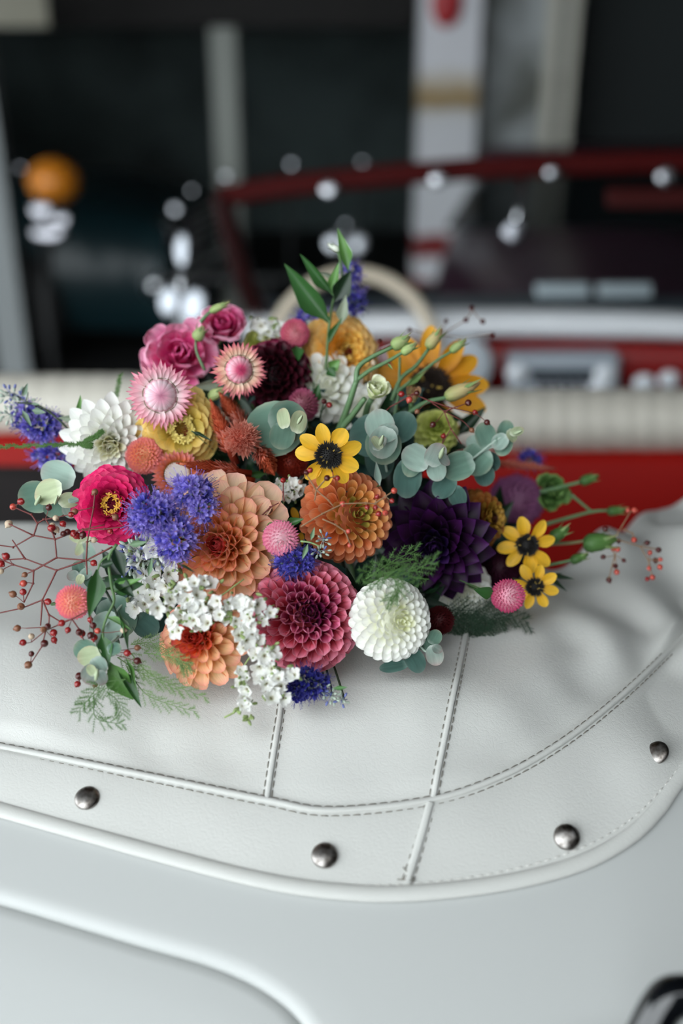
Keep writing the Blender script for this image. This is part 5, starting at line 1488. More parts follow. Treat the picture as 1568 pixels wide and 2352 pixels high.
# ---- ruscus: pointed glossy leaves
def lm(name, c0, c1, edge=None, trans=0.2, rough=0.35):
    return petal_mat(name, [(0, c0), (0.5, c1), (1, c1)], edge, 12, 0.4, rough=rough, trans=trans, veins=0.08, rnd=0.15, vein_scale=18, spec=0.5, gain=1.0)
rus = lm('ruscus_leaf', '#335a2c', '#386632')
rus_l = lm('ruscus_leaf_light', '#5c8846', '#68984e')
rus_p = lm('ruscus_leaf_pale', '#a0b096', '#aebca4', None, 0.4)
rus_d = lm('ruscus_leaf_dark', '#1c3220', '#223c24')
root, inv = sprig('ruscus_sprig', 'tall sprig of pointed glossy green leaves rising at the top of the bouquet', 'leaf sprig', 757, 738, 0.84)
D = 0.84
for base, tip, wd, m, ro in (((758, 742), (655, 602), 62, rus, 0.25), ((764, 676), (690, 580), 32, rus, 0.3), ((800, 622), (772, 523), 34, rus_l, -0.3), ((763, 678), (781, 602), 30, rus_l, 0.5), ((768, 692), (805, 618), 50, rus_d, -0.2), ((783, 745), (796, 676), 32, rus_p, 0.2), ((752, 842 - 50), (790, 728), 20, rus, 0.5)):
    leafs(root, inv, (base[0], base[1], D), (tip[0], tip[1], D - 0.006), wd, m, 'lance', ro)
stem_px(root, inv, [(748, 850), (752, 790), (757, 738), (765, 690), (785, 640), (778, 585), (764, 560)], 3.4, stem_green, 20, D)
bud(root, inv, (780, 575, D), (752, 560, D), 15, plain('white_bud', '#d8dccf', 0.5), rus_p, 4)
leafc(root, inv, 750, 632, 34, 12, 160, D + 0.01, rus_p, 'lance')
root, inv = sprig('ruscus_leaf_pair', 'small dark green leaves under the rose pink globe at the top', 'leaf sprig', 683, 815, 0.84)
leafs(root, inv, (680, 795, 0.835), (684, 832, 0.83), 32, rus, 'lance', 0.3); leafs(root, inv, (755, 850, 0.838), (782, 825, 0.835), 32, rus_l, 'lance'); leafs(root, inv, (752, 845, 0.838), (772, 868, 0.836), 28, rus, 'lance')
leafs(root, inv, (722, 930, 0.82), (732, 880, 0.82), 26, rus, 'lance'); stem_px(root, inv, [(683, 815), (715, 850), (720, 900), (712, 960)], 2, stem_green, 12, 0.845)
root, inv = sprig('ruscus_sprig', 'trailing sprig of long dark glossy leaves hanging at the lower left over the cover', 'leaf sprig', 256, 1345, 0.70)
D = 0.70
for base, tip, wd, m, k, ro in (((223, 1308), (200, 1420), 50, rus, 'lance', 0.35), ((252, 1346), (328, 1345), 46, rus, 'lance_back', -0.2), ((258, 1360), (334, 1330), 26, rus_l, 'lance', 0.7), ((262, 1258), (285, 1332), 38, rus_d, 'lance', 0.2), ((234, 1456), (249, 1535), 38, rus, 'lance', 0.1), ((250, 1522), (303, 1614), 62, rus_l, 'lance_back', -0.25), ((270, 1535), (322, 1630), 34, rus, 'lance', 0.5), ((272, 1404), (289, 1500), 24, rus, 'lance', 0.9), ((242, 1415), (302, 1452), 18, rus_l, 'lance', 0.6), ((262, 1330), (310, 1375), 34, rus_d, 'lance', 0.2), ((230, 1300), (268, 1290), 22, rus_d, 'lance', 0.2), ((288, 1510), (312, 1590), 12, rus_l, 'lance', 0.5)):
    leafs(root, inv, (base[0], base[1], D), (tip[0], tip[1], D - 0.004), wd, m, k, ro)
stem_px(root, inv, [(268, 1250), (250, 1282), (255, 1340), (262, 1380), (246, 1415), (236, 1455), (248, 1520)], 4.2, stem_green, 24, D)
stem_px(root, inv, [(250, 1275), (232, 1290), (225, 1308)], 3, stem_green, 10, D); stem_px(root, inv, [(232, 1340), (250, 1370), (272, 1420), (285, 1450)], 3.2, rus_d, 12, D + 0.006)
# single leaves that show between the flowers
for lab, base, tip, wd, m, D in (
    ('dark leaf behind the large round eucalyptus leaves', (610, 1088), (560, 1090), 20, rus, 0.785),
    ('pale green leaf in front of the white dahlia at the left', (195, 965), (132, 958), 26, rus_p, 0.795),
    ('upright narrow leaf beside the white dahlia at the left', (182, 985), (186, 905), 24, rus_l, 0.80),
    ('dark pointed leaf behind the golden sunflower at the right', (1050, 1000), (1118, 935), 40, rus_d, 0.88),
    ('pale green leaf under the coral edged strawflower', (512, 880), (440, 888), 30, rus_p, 0.82),
    ('dark leaf on the stem of the deep pink globe at the lower right', (1136, 1364), (1085, 1352), 34, rus, 0.765),
    ('green leaf beside the two-tone pink globe', (604, 1218), (662, 1196), 22, rus_l, 0.725),
    ('green leaf curling right of the two-tone pink globe', (655, 1205), (700, 1192), 24, rus, 0.726),
    ('thin blade of eucalyptus below the dark rosette', (872, 1115), (864, 1058), 20, eu2, 0.765),
    ('short thin green blade over the small orange dahlia', (410, 1295), (452, 1318), 7, rus_d, 0.70),
    ('thin olive blade across the soft yellow zinnia', (440, 990), (490, 1015), 10, rus_d, 0.775)):
    root, inv = sprig('loose_leaf', lab, 'leaf', base[0], base[1], D)
    leafs(root, inv, (*base, D), (*tip, D - 0.003), wd, m, 'lance', 0.2)
    stem_px(root, inv, [(base[0], base[1], D), (base[0] * 0.7 + 660 * 0.3, base[1] * 0.7 + 1180 * 0.3, D + 0.05)], 1.6, stem_green, 6)

# ---- lisianthus stems and buds
lis = petal_mat('lisianthus_bud', [(0, '#7f9a58'), (0.5, '#a8b87c'), (1, '#c6b48a')], None, trans=0.2, veins=0.12)
lis_w = petal_mat('lisianthus_cream', [(0, '#a8bc74'), (0.4, '#d3dcaa'), (1, '#e9ead2')], None, trans=0.35)
lis_b = petal_mat('lisianthus_dry', [(0, '#8a9a5c'), (0.5, '#b8a878'), (1, '#a87c60')], None, trans=0.2)
sep = petal_mat('lisianthus_sepal', [(0, '#5c7a44'), (0.6, '#6c8850'), (1, '#7c6a44')], None, trans=0.15)
lstem = plain('lisianthus_stem', '#5f8058', 0.45)
root, inv = sprig('lisianthus_sprig', 'branching green lisianthus stems with closed buds in front of the sunflower', 'flower buds', 800, 950, 0.79)
D = 0.80
stem_px(root, inv, [(770, 1010, 0.82), (800, 930, 0.80), (818, 875, 0.79)], 8.5, lstem, 14, None)
stem_px(root, inv, [(818, 878), (822, 845), (850, 822), (905, 795)], 6.5, lstem, 16, 0.79)
stem_px(root, inv, [(820, 872), (850, 850), (890, 830), (930, 806)], 5.5, lstem, 16, 0.79)
stem_px(root, inv, [(783, 985, 0.81), (812, 950, 0.80), (838, 915, 0.79)], 8.5, lstem, 12, None)
stem_px(root, inv, [(905, 960), (915, 900), (918, 820)], 4, lstem, 12, 0.82)
stem_px(root, inv, [(900, 920), (920, 870), (955, 840), (985, 800)], 5.5, lstem, 14, 0.82)
stem_px(root, inv, [(905, 905), (950, 870), (1000, 830), (1040, 805)], 4.5, lstem, 14, 0.82)
stem_px(root, inv, [(930, 955), (975, 925), (1030, 912)], 6.5, lstem, 12, 0.80)
for base, tip, w, m, D in (((900, 798), (942, 772), 30, lis, 0.79), ((922, 812), (958, 788), 22, lis, 0.79), ((982, 800), (1016, 754), 28, lis_b, 0.82), ((1034, 808), (1072, 780), 20, lis, 0.82), ((1022, 914), (1104, 878), 34, lis_b, 0.80)):
    bud(root, inv, (*base, D), (*tip, D), w, m, sep)
leafc(root, inv, 958, 868, 60, 16, 40, 0.815, sep, 'lance'); leafc(root, inv, 896, 842, 20, 7, -50, 0.785, sep, 'lance')
r = fl('lisianthus', 'half open pale green and cream lisianthus bud among the green stems', 'flower', 858, 903, 0.792, 42, (0.25, -0.65), stem=lstem, srad=0.0026)
ruffled(r, [lis_w, lis_w], N=14, open_=0.55, Lk=1.25, ruffle=0.06, wide=1.0)
r = fl('lisianthus', 'withered brownish lisianthus bud in front of the sunflower heart', 'flower', 948, 915, 0.81, 30, (0.2, -0.7))
ruffled(r, [lis_b, lis_b], N=10, open_=0.35, Lk=1.3, ruffle=0.05)
root, inv = sprig('lisianthus_bud', 'slender green bud lying across the top of the upright rose pink bloom', 'flower buds', 480, 722, 0.83)
bud(root, inv, (482, 716, 0.83), (528, 694, 0.83), 18, lis, sep); stem_px(root, inv, [(460, 740), (470, 728), (484, 715)], 5, lstem, 8, 0.832)
root, inv = sprig('lisianthus_bud', 'rounded green bud in front of the two rose pink blooms', 'flower buds', 458, 768, 0.825)
bud(root, inv, (450, 782, 0.825), (468, 748, 0.825), 28, lis, sep); stem_px(root, inv, [(470, 850), (452, 810), (449, 782)], 3.5, lstem, 8, 0.83)
root, inv = sprig('lisianthus_bud', 'pale green buds below the coral edged strawflower', 'flower buds', 500, 900, 0.805)
bud(root, inv, (480, 915, 0.805), (520, 890, 0.80), 26, lis, sep); stem_px(root, inv, [(470, 950), (475, 925), (482, 914)], 3.5, lstem, 8, 0.81)
green_bl = petal_mat('green_lisianthus', [(0, '#35552c'), (0.5, '#4c7038'), (1, '#6c8c4c')], None, trans=0.2)
r = fl('lisianthus', 'blurred dark green lisianthus bloom reaching out at the right over the red seat', 'flower', 1262, 1130, 0.90, 48, (0.3, 0.0), stem=lstem, srad=0.0026)
ruffled(r, [green_bl, green_bl], N=16, open_=1.0, Lk=1.1)
root, inv = sprig('lisianthus_sprig', 'blurred green stems with buds reaching out to the right over the red seat', 'flower buds', 1290, 1160, 0.89)
D = 0.89
stem_px(root, inv, [(1240, 1130), (1290, 1118), (1335, 1106)], 6, lstem, 10, D); stem_px(root, inv, [(1250, 1205), (1310, 1188), (1360, 1175), (1400, 1172)], 5, lstem, 10, D)
stem_px(root, inv, [(1310, 1135), (1340, 1160), (1362, 1178)], 4, lstem, 8, D); stem_px(root, inv, [(1230, 1250, 0.86), (1300, 1248, 0.85), (1360, 1240, 0.84)], 5, lstem, 10); stem_px(root, inv, [(1200, 1310, 0.84), (1260, 1298, 0.84), (1320, 1285, 0.84)], 5, lstem, 10)
for base, tip, w, dd in (((1332, 1108), (1376, 1092), 24, D), ((1394, 1176), (1438, 1170), 22, D), ((1340, 1252), (1418, 1238), 44, 0.84), ((1310, 1290), (1352, 1272), 22, 0.84), ((1264, 1240), (1308, 1210), 30, 0.83)):
    bud(root, inv, (*base, dd), (*tip, dd), w, green_bl, sep)
for u, v, a in ((1290, 1325, -10), (1280, 1340, -40), (1262, 1322, 10)):
    leafc(root, inv, u, v, 60, 12, a, 0.83, rus_d, 'lance')

# ---- small white blossoms
wpap = petal_mat('papery_white', [(0, '#b9b49a'), (0.25, '#e2e2dc'), (1, '#f0f0ee')], None, rough=0.6, veins=0.05, rnd=0.06, trans=0.35)
brown_c = plain('brown_throat', '#7c5a44', 0.8)
calyx = plain('green_calyx', '#8a9c62', 0.7)
def statice_floret(seed):
    r_ = np.random.default_rng(seed); it = []
    pg = petal_geo(Ln=0.55, Wd=0.52, theta=0.9, v0=0.7, tip=1.4, base=0.5, bend=0.35, nu=4, nv=5, ruffle=0.22, seed=seed)
    for k in range(5):
        it.append((*pg, pose(k * 1.2566 + r_.uniform(-.1, .1), r_.uniform(0.95, 1.4), 0.04, 0.05, r_.uniform(.85, 1.1), 1.0), 0))
    it.append((*sphere_geo((0, 0, 0.07), 0.045, 6, 4), Matrix.Identity(4), 1))
    it.append((*lathe_geo([(0.03, -0.35), (0.10, -0.2), (0.14, 0.05), (0.1, 0.1)], 6), Matrix.Identity(4), 2))
    return joined(it, 'floret', (wpap, brown_c, calyx))
SF = [statice_floret(s) for s in range(4)]
cal_bud = MB(); cal_bud.add(*lathe_geo([(0, 0), (0.14, 0.1), (0.2, 0.4), (0.12, 0.75), (0.0, 0.9)], 7)); cal_bud = cal_bud.mesh('calyx')
def statice(label, pts, D, stems, fpx=27, greens=()):
    fpx *= 1.5
    root, inv = sprig('statice_spray', label, 'white filler flower', pts[0][0], pts[0][1], D)
    for (u, v) in pts:
        p = P(u, v, D + random.uniform(-0.006, 0.006)); s = fpx * D / F_PX * random.uniform(0.85, 1.15)
        dirn = -DIRV + np.array([random.uniform(-.75, .75), random.uniform(-.3, .3), random.uniform(-.5, .8)])
        part('floret', random.choice(SF), root, inv @ frame(p, dirn, random.uniform(0, 6), s))
        for q in range(2):
            pp = p + np.array([random.uniform(-1, 1), 0.5, random.uniform(-1, 1)]) * s * 0.55
            part('calyx', cal_bud, root, inv @ frame(pp, dirn + np.array([random.uniform(-.8, .8), 0, random.uniform(-.8, .8)]), 0, s * 0.55), calyx)
    for (u, v) in greens:
        for q in range(4):
            p = P(u + random.uniform(-9, 9), v + random.uniform(-9, 9), D)
            part('calyx', cal_bud, root, inv @ frame(p, (random.uniform(-1, 1), -0.8, random.uniform(-1.2, 0.4)), 0, 20 * D / F_PX), calyx)
    for s in stems:
        stem_px(root, inv, s, 2.6, calyx, 12, D + 0.006)
    return root
statice('white papery blossom cluster at the left beside the grey blue buds', [(300, 1268), (318, 1292), (352, 1262), (332, 1318), (356, 1330), (368, 1296), (386, 1318), (340, 1350), (322, 1362), (362, 1356), (382, 1345), (312, 1394), (332, 1388), (350, 1378), (395, 1290), (378, 1270)], 0.728, [[(320, 1390), (350, 1340), (390, 1290), (440, 1260)]], 30)
statice('white papery blossom spray trailing between the two orange dahlias', [(425, 1352), (447, 1340), (470, 1333), (482, 1345), (390, 1377), (408, 1365), (430, 1376), (450, 1368), (458, 1390), (440, 1395), (380, 1392), (362, 1396), (415, 1412), (400, 1430), (412, 1448), (445, 1425), (462, 1440), (478, 1432), (430, 1402), (470, 1410), (485, 1400)], 0.692, [[(365, 1400), (420, 1395), (480, 1385), (560, 1330)]], 26, [(390, 1360), (395, 1345), (440, 1415)])
statice('white papery blossom spray along the left edge of the crimson dahlia', [(500, 1380), (515, 1396), (527, 1384), (545, 1386), (558, 1380), (505, 1412), (522, 1420), (540, 1426), (565, 1400), (580, 1394), (590, 1388), (575, 1420), (613, 1420), (620, 1408), (548, 1460), (565, 1470), (580, 1455), (592, 1465), (560, 1488), (572, 1440), (545, 1440)], 0.690, [[(500, 1390), (545, 1400), (590, 1400), (630, 1390)], [(560, 1490), (570, 1450), (590, 1410)]], 25, [(530, 1410), (560, 1430)])
statice('white papery blossom spray hanging below the crimson dahlia onto the cover', [(590, 1502), (607, 1506), (626, 1500), (596, 1530), (610, 1542), (625, 1536), (612, 1570), (630, 1586), (646, 1576), (650, 1602), (622, 1605), (665, 1545), (676, 1552), (640, 1560), (600, 1556)], 0.688, [[(650, 1600), (625, 1560), (605, 1510), (610, 1470)]], 26, [(640, 1545), (608, 1590)])
statice('slim white papery blossom spike with green tip lying on the white cover', [(553, 1545), (562, 1556), (556, 1572), (568, 1582), (562, 1600), (572, 1612), (556, 1622)], 0.688, [[(515, 1648), (545, 1630), (560, 1590), (556, 1540), (580, 1500)]], 22, [(548, 1632), (562, 1644), (574, 1640), (560, 1560)])
statice('small white blossom cluster in the shadow between rudbeckia and peach dahlia', [(640, 1115), (655, 1120), (672, 1110), (680, 1120), (648, 1140), (665, 1145), (676, 1135), (690, 1128)], 0.778, [[(650, 1160), (662, 1130), (690, 1110)]], 20)
statice('small white buds at the back top, left of the rose pink globe', [(588, 742), (600, 748), (625, 765), (640, 758), (615, 778), (635, 775)], 0.87, [[(575, 775), (590, 745)], [(640, 800), (630, 765)]], 30)

# ---- thin sprays with red berries
berry_m = [plain('berry_red', '#8c1f1f', 0.22, spec=0.6), plain('berry_dark', '#4a1512', 0.3, spec=0.6), plain('berry_brown', '#7c5038', 0.4), plain('berry_cream', '#c0ab92', 0.5), plain('berry_coral', '#b84a3c', 0.25, spec=0.6)]
b_ = MB(); b_.add(*lathe_geo([(0, -0.95), (0.5, -0.85), (0.9, -0.4), (1.0, 0.05), (0.85, 0.55), (0.5, 0.88), (0.25, 0.97), (0.32, 1.2), (0.12, 1.3), (0, 1.05)], 12))
berry_me = b_.mesh('berry')
spray_m = plain('berry_twig', '#6c2c28', 0.5); spray_t = plain('berry_twig_tan', '#8a6a4c', 0.5)
def berry_spray(label, D, branches, berries, twig=spray_m, w=1.9, rb=8.5):
    root, inv = sprig('berry_spray', label, 'berry sprig', branches[0][0][0], branches[0][0][1], D)
    mb = MB(); nodes = []
    for br in branches:
        q = [(p[0], p[1], D + (p[2] if len(p) > 2 else 0)) for p in br]
        nodes += q
        pts = np.array([P(*s) for s in q])
        fine = np.concatenate([np.linspace(pts[i], pts[i + 1], 4, endpoint=False) for i in range(len(pts) - 1)] + [pts[-1:]])
        mb.add(*tube_geo(fine, np.linspace(1.15, 0.8, len(fine)) * w * D / F_PX, 5))
        for s in pts[1:-1]:
            mb.add(*sphere_geo(s, 1.7 * w * D / F_PX, 6, 4))
    for (u, v, k) in berries:
        near = sorted(nodes, key=lambda s: math.hypot(s[0] - u, s[1] - v))[0]
        dist = math.hypot(near[0] - u, near[1] - v)
        dd = near[2] + random.uniform(-0.004, 0.004)
        p = P(u, v, dd); a = P(*near)
        mid = 0.5 * (a + p) + UPV * dist * 0.08 * D / F_PX * random.uniform(-1, 1)
        if dist > 3:
            mb.add(*tube_geo(spline([a, mid, p], 6), 0.62 * w * D / F_PX, 4))
        part('berry', berry_me, root, inv @ frame(p, p - a + np.array([0, -0.004, 0.0]), 0, rb * D / F_PX * random.uniform(0.8, 1.1)), berry_m[k])
    part('twigs', mb.mesh('twigs'), root, inv, twig)
    return root
berry_spray('thin red branching twigs with berries at the left, crossing the magenta zinnia', 0.715,
    [[(258, 1256), (198, 1287), (130, 1281), (126, 1239), (77, 1230), (30, 1257), (-20, 1250)], [(126, 1239), (162, 1225), (190, 1216), (240, 1205)], [(77, 1230), (86, 1202), (100, 1193), (125, 1190)], [(86, 1202), (72, 1182), (30, 1164)], [(77, 1230), (20, 1203)], [(126, 1239), (115, 1210), (104, 1192)],
     [(130, 1281), (77, 1311), (30, 1297), (-20, 1275)], [(77, 1311), (76, 1340), (55, 1384)], [(198, 1287), (130, 1310), (57, 1283), (-20, 1288)], [(57, 1283), (28, 1240)], [(130, 1310), (97, 1378), (50, 1397), (-20, 1412)], [(97, 1378), (93, 1437)], [(97, 1378), (112, 1412), (142, 1430)], [(198, 1287), (200, 1245), (215, 1165), (218, 1132)], [(190, 1218), (240, 1215), (285, 1210)], [(198, 1287), (200, 1320)]],
    [(14, 1278, 0), (2, 1295, 0), (2, 1312, 3), (54, 1340, 4), (53, 1360, 0), (30, 1365, 2), (48, 1393, 2), (110, 1382, 0), (30, 1164, 4), (48, 1152, 0), (20, 1203, 3), (163, 1182, 0), (128, 1190, 3), (175, 1230, 0), (190, 1228, 1), (168, 1225, 0), (146, 1226, 1), (155, 1222, 1), (144, 1203, 0), (120, 1207, 3), (118, 1213, 0), (128, 1216, 3), (124, 1220, 1), (218, 1130, 2), (265, 1188, 2), (253, 1220, 0), (112, 1166, 1), (215, 1240, 3), (215, 1293, 0), (57, 1320, 2), (172, 1175, 2)])
berry_spray('drooping twigs with dark red berries over the white cover at the lower left', 0.70,
    [[(215, 1395), (165, 1422), (105, 1448), (72, 1475)], [(105, 1448), (96, 1485), (70, 1525)], [(113, 1412), (112, 1440), (60, 1443)], [(165, 1422), (185, 1450), (192, 1470)], [(205, 1400), (215, 1450)], [(180, 1570), (184, 1552), (200, 1520)], [(225, 1490), (222, 1560)]],
    [(142, 1431, 0), (110, 1438, 1), (100, 1446, 2), (72, 1462, 3), (53, 1476, 0), (40, 1443, 2), (102, 1478, 1), (72, 1502, 1), (65, 1527, 2), (124, 1470, 0), (123, 1453, 0), (156, 1447, 0), (182, 1452, 1), (188, 1455, 0), (207, 1423, 0), (214, 1437, 1), (208, 1459, 1), (216, 1464, 0), (224, 1449, 4), (283, 1448, 3), (182, 1553, 1), (178, 1571, 0), (218, 1572, 0), (292, 1500, 0), (315, 1518, 1), (315, 1488, 2)], w=1.6)
berry_spray('fine olive twigs with small red buds lying across the burnt orange zinnia', 0.70,
    [[(690, 1210), (740, 1180), (787, 1157), (840, 1155), (860, 1157), (890, 1180)], [(726, 1125), (755, 1150), (765, 1162)], [(726, 1125), (704, 1090)], [(726, 1125), (748, 1100), (775, 1092)], [(726, 1125), (722, 1150)], [(740, 1192), (770, 1205), (792, 1220), (805, 1252)], [(860, 1157), (885, 1140), (903, 1128)]],
    [(704, 1085, 1), (690, 1107, 2), (712, 1080, 0), (751, 1098, 1), (775, 1098, 0), (787, 1157, 4), (905, 1127, 4), (885, 1178, 4), (870, 1180, 0), (800, 1220, 4), (803, 1252, 4), (843, 1165, 0), (862, 1165, 0), (866, 1141, 0), (900, 1150, 0)], spray_t, 1.7, 7)
berry_spray('thin twigs with red berries in front of the golden sunflower at the upper right', 0.785,
    [[(895, 935), (950, 905), (985, 920), (1020, 945), (1060, 965)], [(985, 920), (1030, 935), (1085, 948)], [(1020, 945), (1075, 925)], [(1020, 945), (1035, 985), (1015, 1020)], [(1035, 985), (1060, 1020)], [(895, 935), (870, 960)]],
    [(858, 966, 0), (1018, 1002, 0), (1075, 925, 1), (1090, 947, 0), (1083, 988, 2), (957, 903, 1), (994, 975, 1), (958, 945, 2), (922, 905, 0), (1118, 970, 1), (940, 918, 4)], w=1.4, rb=7.5)
berry_spray('thin twig with a pair of dark red berries left of the lisianthus stems', 0.80, [[(735, 960), (738, 945), (752, 925)], [(738, 945), (742, 930)]], [(744, 922, 1), (756, 930, 0)], stem_dark, 2, 8)
berry_spray('bent twig with single dark berries high over the sunflower', 0.83, [[(850, 890), (855, 830), (872, 785)], [(855, 840), (860, 815)]], [(872, 782, 1), (858, 833, 3)], spray_t, 1.4, 7)
berry_spray('red twig with a berry standing above the peach dahlia', 0.735, [[(652, 1150), (650, 1130), (650, 1105)], [(600, 1185), (620, 1165), (640, 1155)], [(600, 1186), (622, 1196), (632, 1206)]], [(650, 1103, 0), (610, 1188, 1), (620, 1172, 2)], spray_m, 1.6, 8)
berry_spray('thin twigs with tiny red berries at the far right above the cover', 0.84,
    [[(1250, 1255), (1330, 1245), (1420, 1240), (1470, 1255), (1490, 1290), (1497, 1325)], [(1410, 1238), (1430, 1205), (1448, 1175)], [(1470, 1255), (1512, 1262)], [(1400, 1245), (1412, 1275), (1416, 1312)], [(1412, 1275), (1398, 1330)], [(1490, 1286), (1508, 1286)], [(1430, 1215), (1452, 1225), (1456, 1240)]],
    [(1442, 1172, 4), (1456, 1172, 4), (1485, 1247, 1), (1512, 1263, 1), (1505, 1287, 1), (1498, 1326, 4), (1486, 1330, 0), (1413, 1300, 1), (1416, 1314, 4), (1398, 1332, 1), (1432, 1287, 1), (1385, 1279, 1), (1420, 1242, 1), (1456, 1240, 4), (1408, 1262, 4), (1418, 1262, 4), (1516, 1285, 4), (1515, 1302, 4), (1390, 1215, 1), (1492, 1270, 4), (1490, 1305, 4)], spray_t, 1.4, 6.5)
berry_spray('dark berries blurred at the back against the silver rail', 0.93, [[(960, 800), (1010, 770), (1070, 735), (1085, 712)], [(1010, 770), (1060, 775), (1130, 768)], [(1000, 775), (940, 755)]], [(1083, 708, 1), (1070, 735, 1), (1130, 768, 1), (940, 757, 1), (1024, 738, 1), (1108, 738, 1)], spray_t, 1.2, 6)

# ---- asparagus fern
fern_g = plain('fern_green', '#4c7036', 0.6); fern_y = plain('fern_light', '#6f8c52', 0.6); fern_d = plain('fern_dark', '#1f3a26', 0.7)
def fern(label, paths, D, mat, blen=34, nb=16, needle=11, spread=0.9, dense=8):
    """paths: stem paths in the picture; each carries side twigs with fine needles"""
    root, inv = sprig('asparagus_fern', label, 'fern', paths[0][0][0], paths[0][0][1], D)
    st = MB(); nd = MB()
    for pth in paths:
        q = px_path([(p[0], p[1], D + (p[2] if len(p) > 2 else 0)) for p in pth], 40)
        st.add(*tube_geo(q, np.linspace(1.5, 0.6, 40) * D / F_PX, 5))
        for i in range(nb):
            t = (i + 0.5) / nb
            k = int(t * 38); p = q[k]; T = q[k + 1] - q[k]; T /= np.linalg.norm(T)
            sd = np.cross(T, -DIRV); sd /= np.linalg.norm(sd)
            sg = 1 if i % 2 else -1
            bl = blen * (0.35 + 0.65 * math.sin(min(1.0, 0.25 + 1.1 * (1 - t)) * math.pi / 2)) * random.uniform(0.7, 1.2) * D / F_PX
            d1 = T * 0.8 + sd * sg * spread + DIRV * random.uniform(-0.4, 0.3); d1 /= np.linalg.norm(d1)
            tw = spline([p, p + d1 * bl * 0.5 + T * bl * 0.08, p + d1 * bl + T * bl * 0.25], 6)
            st.add(*tube_geo(tw, 0.45 * D / F_PX, 3, False))
            for j in range(dense):
                f = (j + 1) / dense; b0 = tw[0] * (1 - f) + tw[-1] * f
                for s2 in (-1, 1, 0):
                    dn = d1 * 0.7 + np.cross(d1, -DIRV) * s2 * 0.9 + DIRV * random.uniform(-0.5, 0.5) + np.array([random.uniform(-.3, .3) for _ in range(3)])
                    dn /= np.linalg.norm(dn)
                    nl = needle * random.uniform(0.7, 1.2) * D / F_PX
                    sdv = np.cross(dn, -DIRV); sdv = sdv / (np.linalg.norm(sdv) + 1e-9) * 0.7 * D / F_PX
                    up_ = -DIRV * 0.5 * D / F_PX
                    nd.add([b0 + sdv, b0 - sdv, b0 + up_, b0 + dn * nl], [(0, 1, 3), (1, 2, 3), (2, 0, 3)])
    part('stem', st.mesh('stem'), root, inv, mat)
    part('needles', nd.mesh('needles', smooth_on=False), root, inv, mat, stuff=True)
    return root
fern('light green feathery fern lying on the white cover below the hanging leaves', [[(290, 1560), (235, 1570), (200, 1610), (175, 1640)], [(245, 1590), (270, 1610), (280, 1645)], [(215, 1600), (222, 1650), (290, 1665)], [(260, 1575), (225, 1590), (185, 1622)]], 0.692, fern_g, 26, 16, 8, 0.9, 6)
fern('fern fronds spreading on the white cover left of the small orange dahlia', [[(300, 1500, 0.01), (340, 1545), (400, 1575), (480, 1605)], [(290, 1530, 0.01), (330, 1590), (380, 1615), (455, 1636)], [(330, 1500, 0.015), (400, 1510), (430, 1540)], [(300, 1480, 0.02), (360, 1480, 0.02), (440, 1535)], [(270, 1510, 0.015), (330, 1550), (420, 1590)]], 0.70, fern_y, 26, 22, 9, 0.6, 6)
fern('bright green fern frond lying over the top of the ivory dahlia ball', [[(980, 1290, 0.03), (930, 1300), (870, 1335), (848, 1345)], [(960, 1300, 0.01), (900, 1320), (870, 1330)], [(985, 1330, 0.01), (930, 1330), (895, 1375)], [(950, 1285, 0.02), (880, 1300, 0.01), (825, 1320)], [(905, 1330), (915, 1360), (890, 1385)], [(840, 1330, 0.02), (900, 1290, 0.02), (960, 1262, 0.02)], [(880, 1330), (950, 1310), (1000, 1285)]], 0.686, fern_g, 30, 11, 11, 0.6, 6)
fern('dark blurred fern frond lying behind the deep pink globe at the lower right', [[(1000, 1420), (1080, 1420), (1150, 1410), (1215, 1430)], [(1010, 1440), (1070, 1445), (1110, 1455)], [(1020, 1400), (1100, 1405), (1160, 1430)], [(1000, 1410), (1060, 1430), (1130, 1440)]], 0.80, fern_d, 36, 26, 13, 0.9, 8)
fern('straight narrow fern strand pointing left across the caryopteris at the left edge', [[(215, 1018), (120, 1022), (0, 1026), (-80, 1030)], [(190, 1015), (215, 1005), (232, 993)], [(180, 1020), (205, 1024)]], 0.765, fern_g, 10, 60, 6, 0.35, 6)
fern('thin dark fern tip rising behind the white dahlia at the left', [[(258, 960), (268, 905), (276, 862)]], 0.83, fern_g, 10, 20, 6, 0.4, 5)

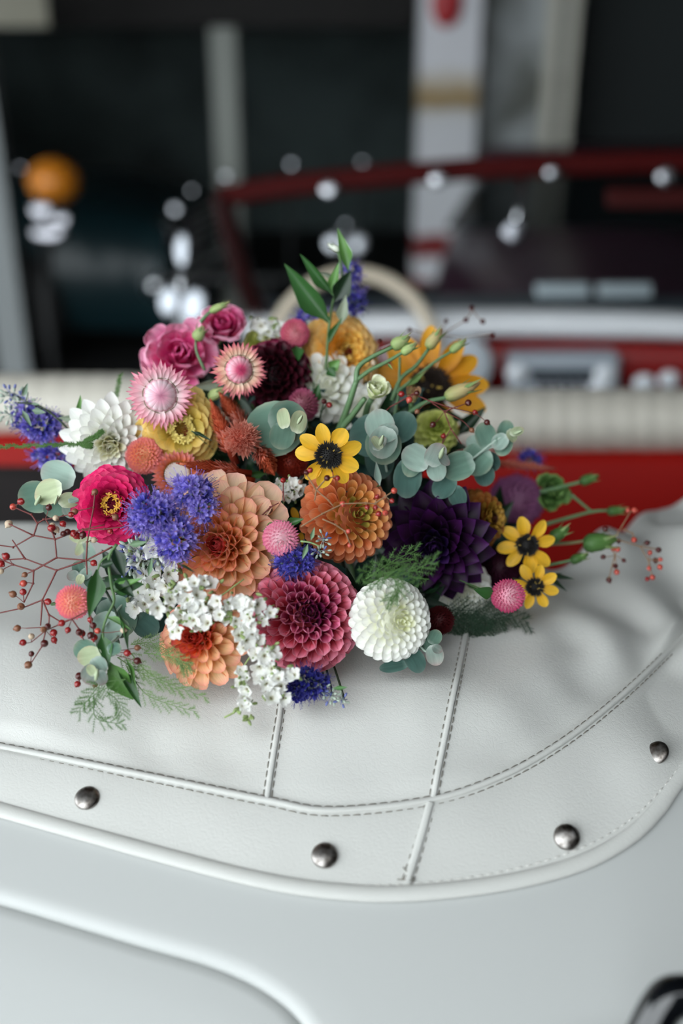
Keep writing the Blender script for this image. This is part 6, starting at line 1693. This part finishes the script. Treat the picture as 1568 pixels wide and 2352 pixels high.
# ---- dark greenery inside the bouquet that carries the flowers
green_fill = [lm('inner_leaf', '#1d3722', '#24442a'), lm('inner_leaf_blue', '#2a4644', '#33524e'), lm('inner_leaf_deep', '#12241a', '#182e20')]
inner_pts = []
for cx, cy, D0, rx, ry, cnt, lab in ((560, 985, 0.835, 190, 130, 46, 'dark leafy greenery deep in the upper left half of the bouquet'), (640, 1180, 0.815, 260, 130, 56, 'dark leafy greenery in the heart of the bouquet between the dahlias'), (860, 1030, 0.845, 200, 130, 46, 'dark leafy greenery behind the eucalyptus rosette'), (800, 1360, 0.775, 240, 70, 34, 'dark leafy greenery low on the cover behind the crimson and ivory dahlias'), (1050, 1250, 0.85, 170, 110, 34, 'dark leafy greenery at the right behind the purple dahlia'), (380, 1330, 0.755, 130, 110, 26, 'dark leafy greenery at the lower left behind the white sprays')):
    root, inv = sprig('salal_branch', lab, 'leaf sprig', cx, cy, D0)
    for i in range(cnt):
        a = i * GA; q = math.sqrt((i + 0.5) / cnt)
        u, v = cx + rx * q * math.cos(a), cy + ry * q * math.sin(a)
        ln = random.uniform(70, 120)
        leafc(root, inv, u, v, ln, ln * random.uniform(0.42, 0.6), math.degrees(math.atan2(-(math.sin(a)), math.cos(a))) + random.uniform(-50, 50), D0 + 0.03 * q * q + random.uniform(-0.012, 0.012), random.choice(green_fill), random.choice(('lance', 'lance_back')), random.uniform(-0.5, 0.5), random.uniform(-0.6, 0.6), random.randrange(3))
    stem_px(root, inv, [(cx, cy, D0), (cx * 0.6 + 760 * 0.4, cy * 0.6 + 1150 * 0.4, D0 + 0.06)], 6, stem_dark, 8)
# ---- things of one kind share a group
_by = {}
for o in list(bpy.data.objects):
    if o.parent is None and 'category' in o.keys():
        _by.setdefault(o.name.split('.')[0], []).append(o)
_pl = {'dahlia': 'dahlias of the bouquet', 'zinnia': 'zinnias of the bouquet', 'strawflower': 'strawflowers of the bouquet', 'lisianthus': 'lisianthus blooms of the bouquet', 'rudbeckia': 'rudbeckias of the bouquet', 'globe_amaranth': 'globe amaranths of the bouquet', 'stock': 'white stock blooms of the bouquet', 'celosia_plume': 'celosia plumes of the bouquet', 'caryopteris': 'caryopteris heads of the bouquet', 'eucalyptus_sprig': 'eucalyptus sprigs of the bouquet', 'ruscus_sprig': 'ruscus sprigs of the bouquet', 'loose_leaf': 'single leaves of the bouquet', 'lisianthus_sprig': 'lisianthus bud stems of the bouquet', 'lisianthus_bud': 'lisianthus buds of the bouquet', 'statice_spray': 'white statice sprays of the bouquet', 'berry_spray': 'berry sprays of the bouquet', 'asparagus_fern': 'ferns of the bouquet', 'salal_branch': 'inner greenery of the bouquet', 'parked_car': 'cars parked in the garage'}
for k, os_ in _by.items():
    if len(os_) > 1 and k in _pl:
        for o in os_:
            o['group'] = _pl[k]
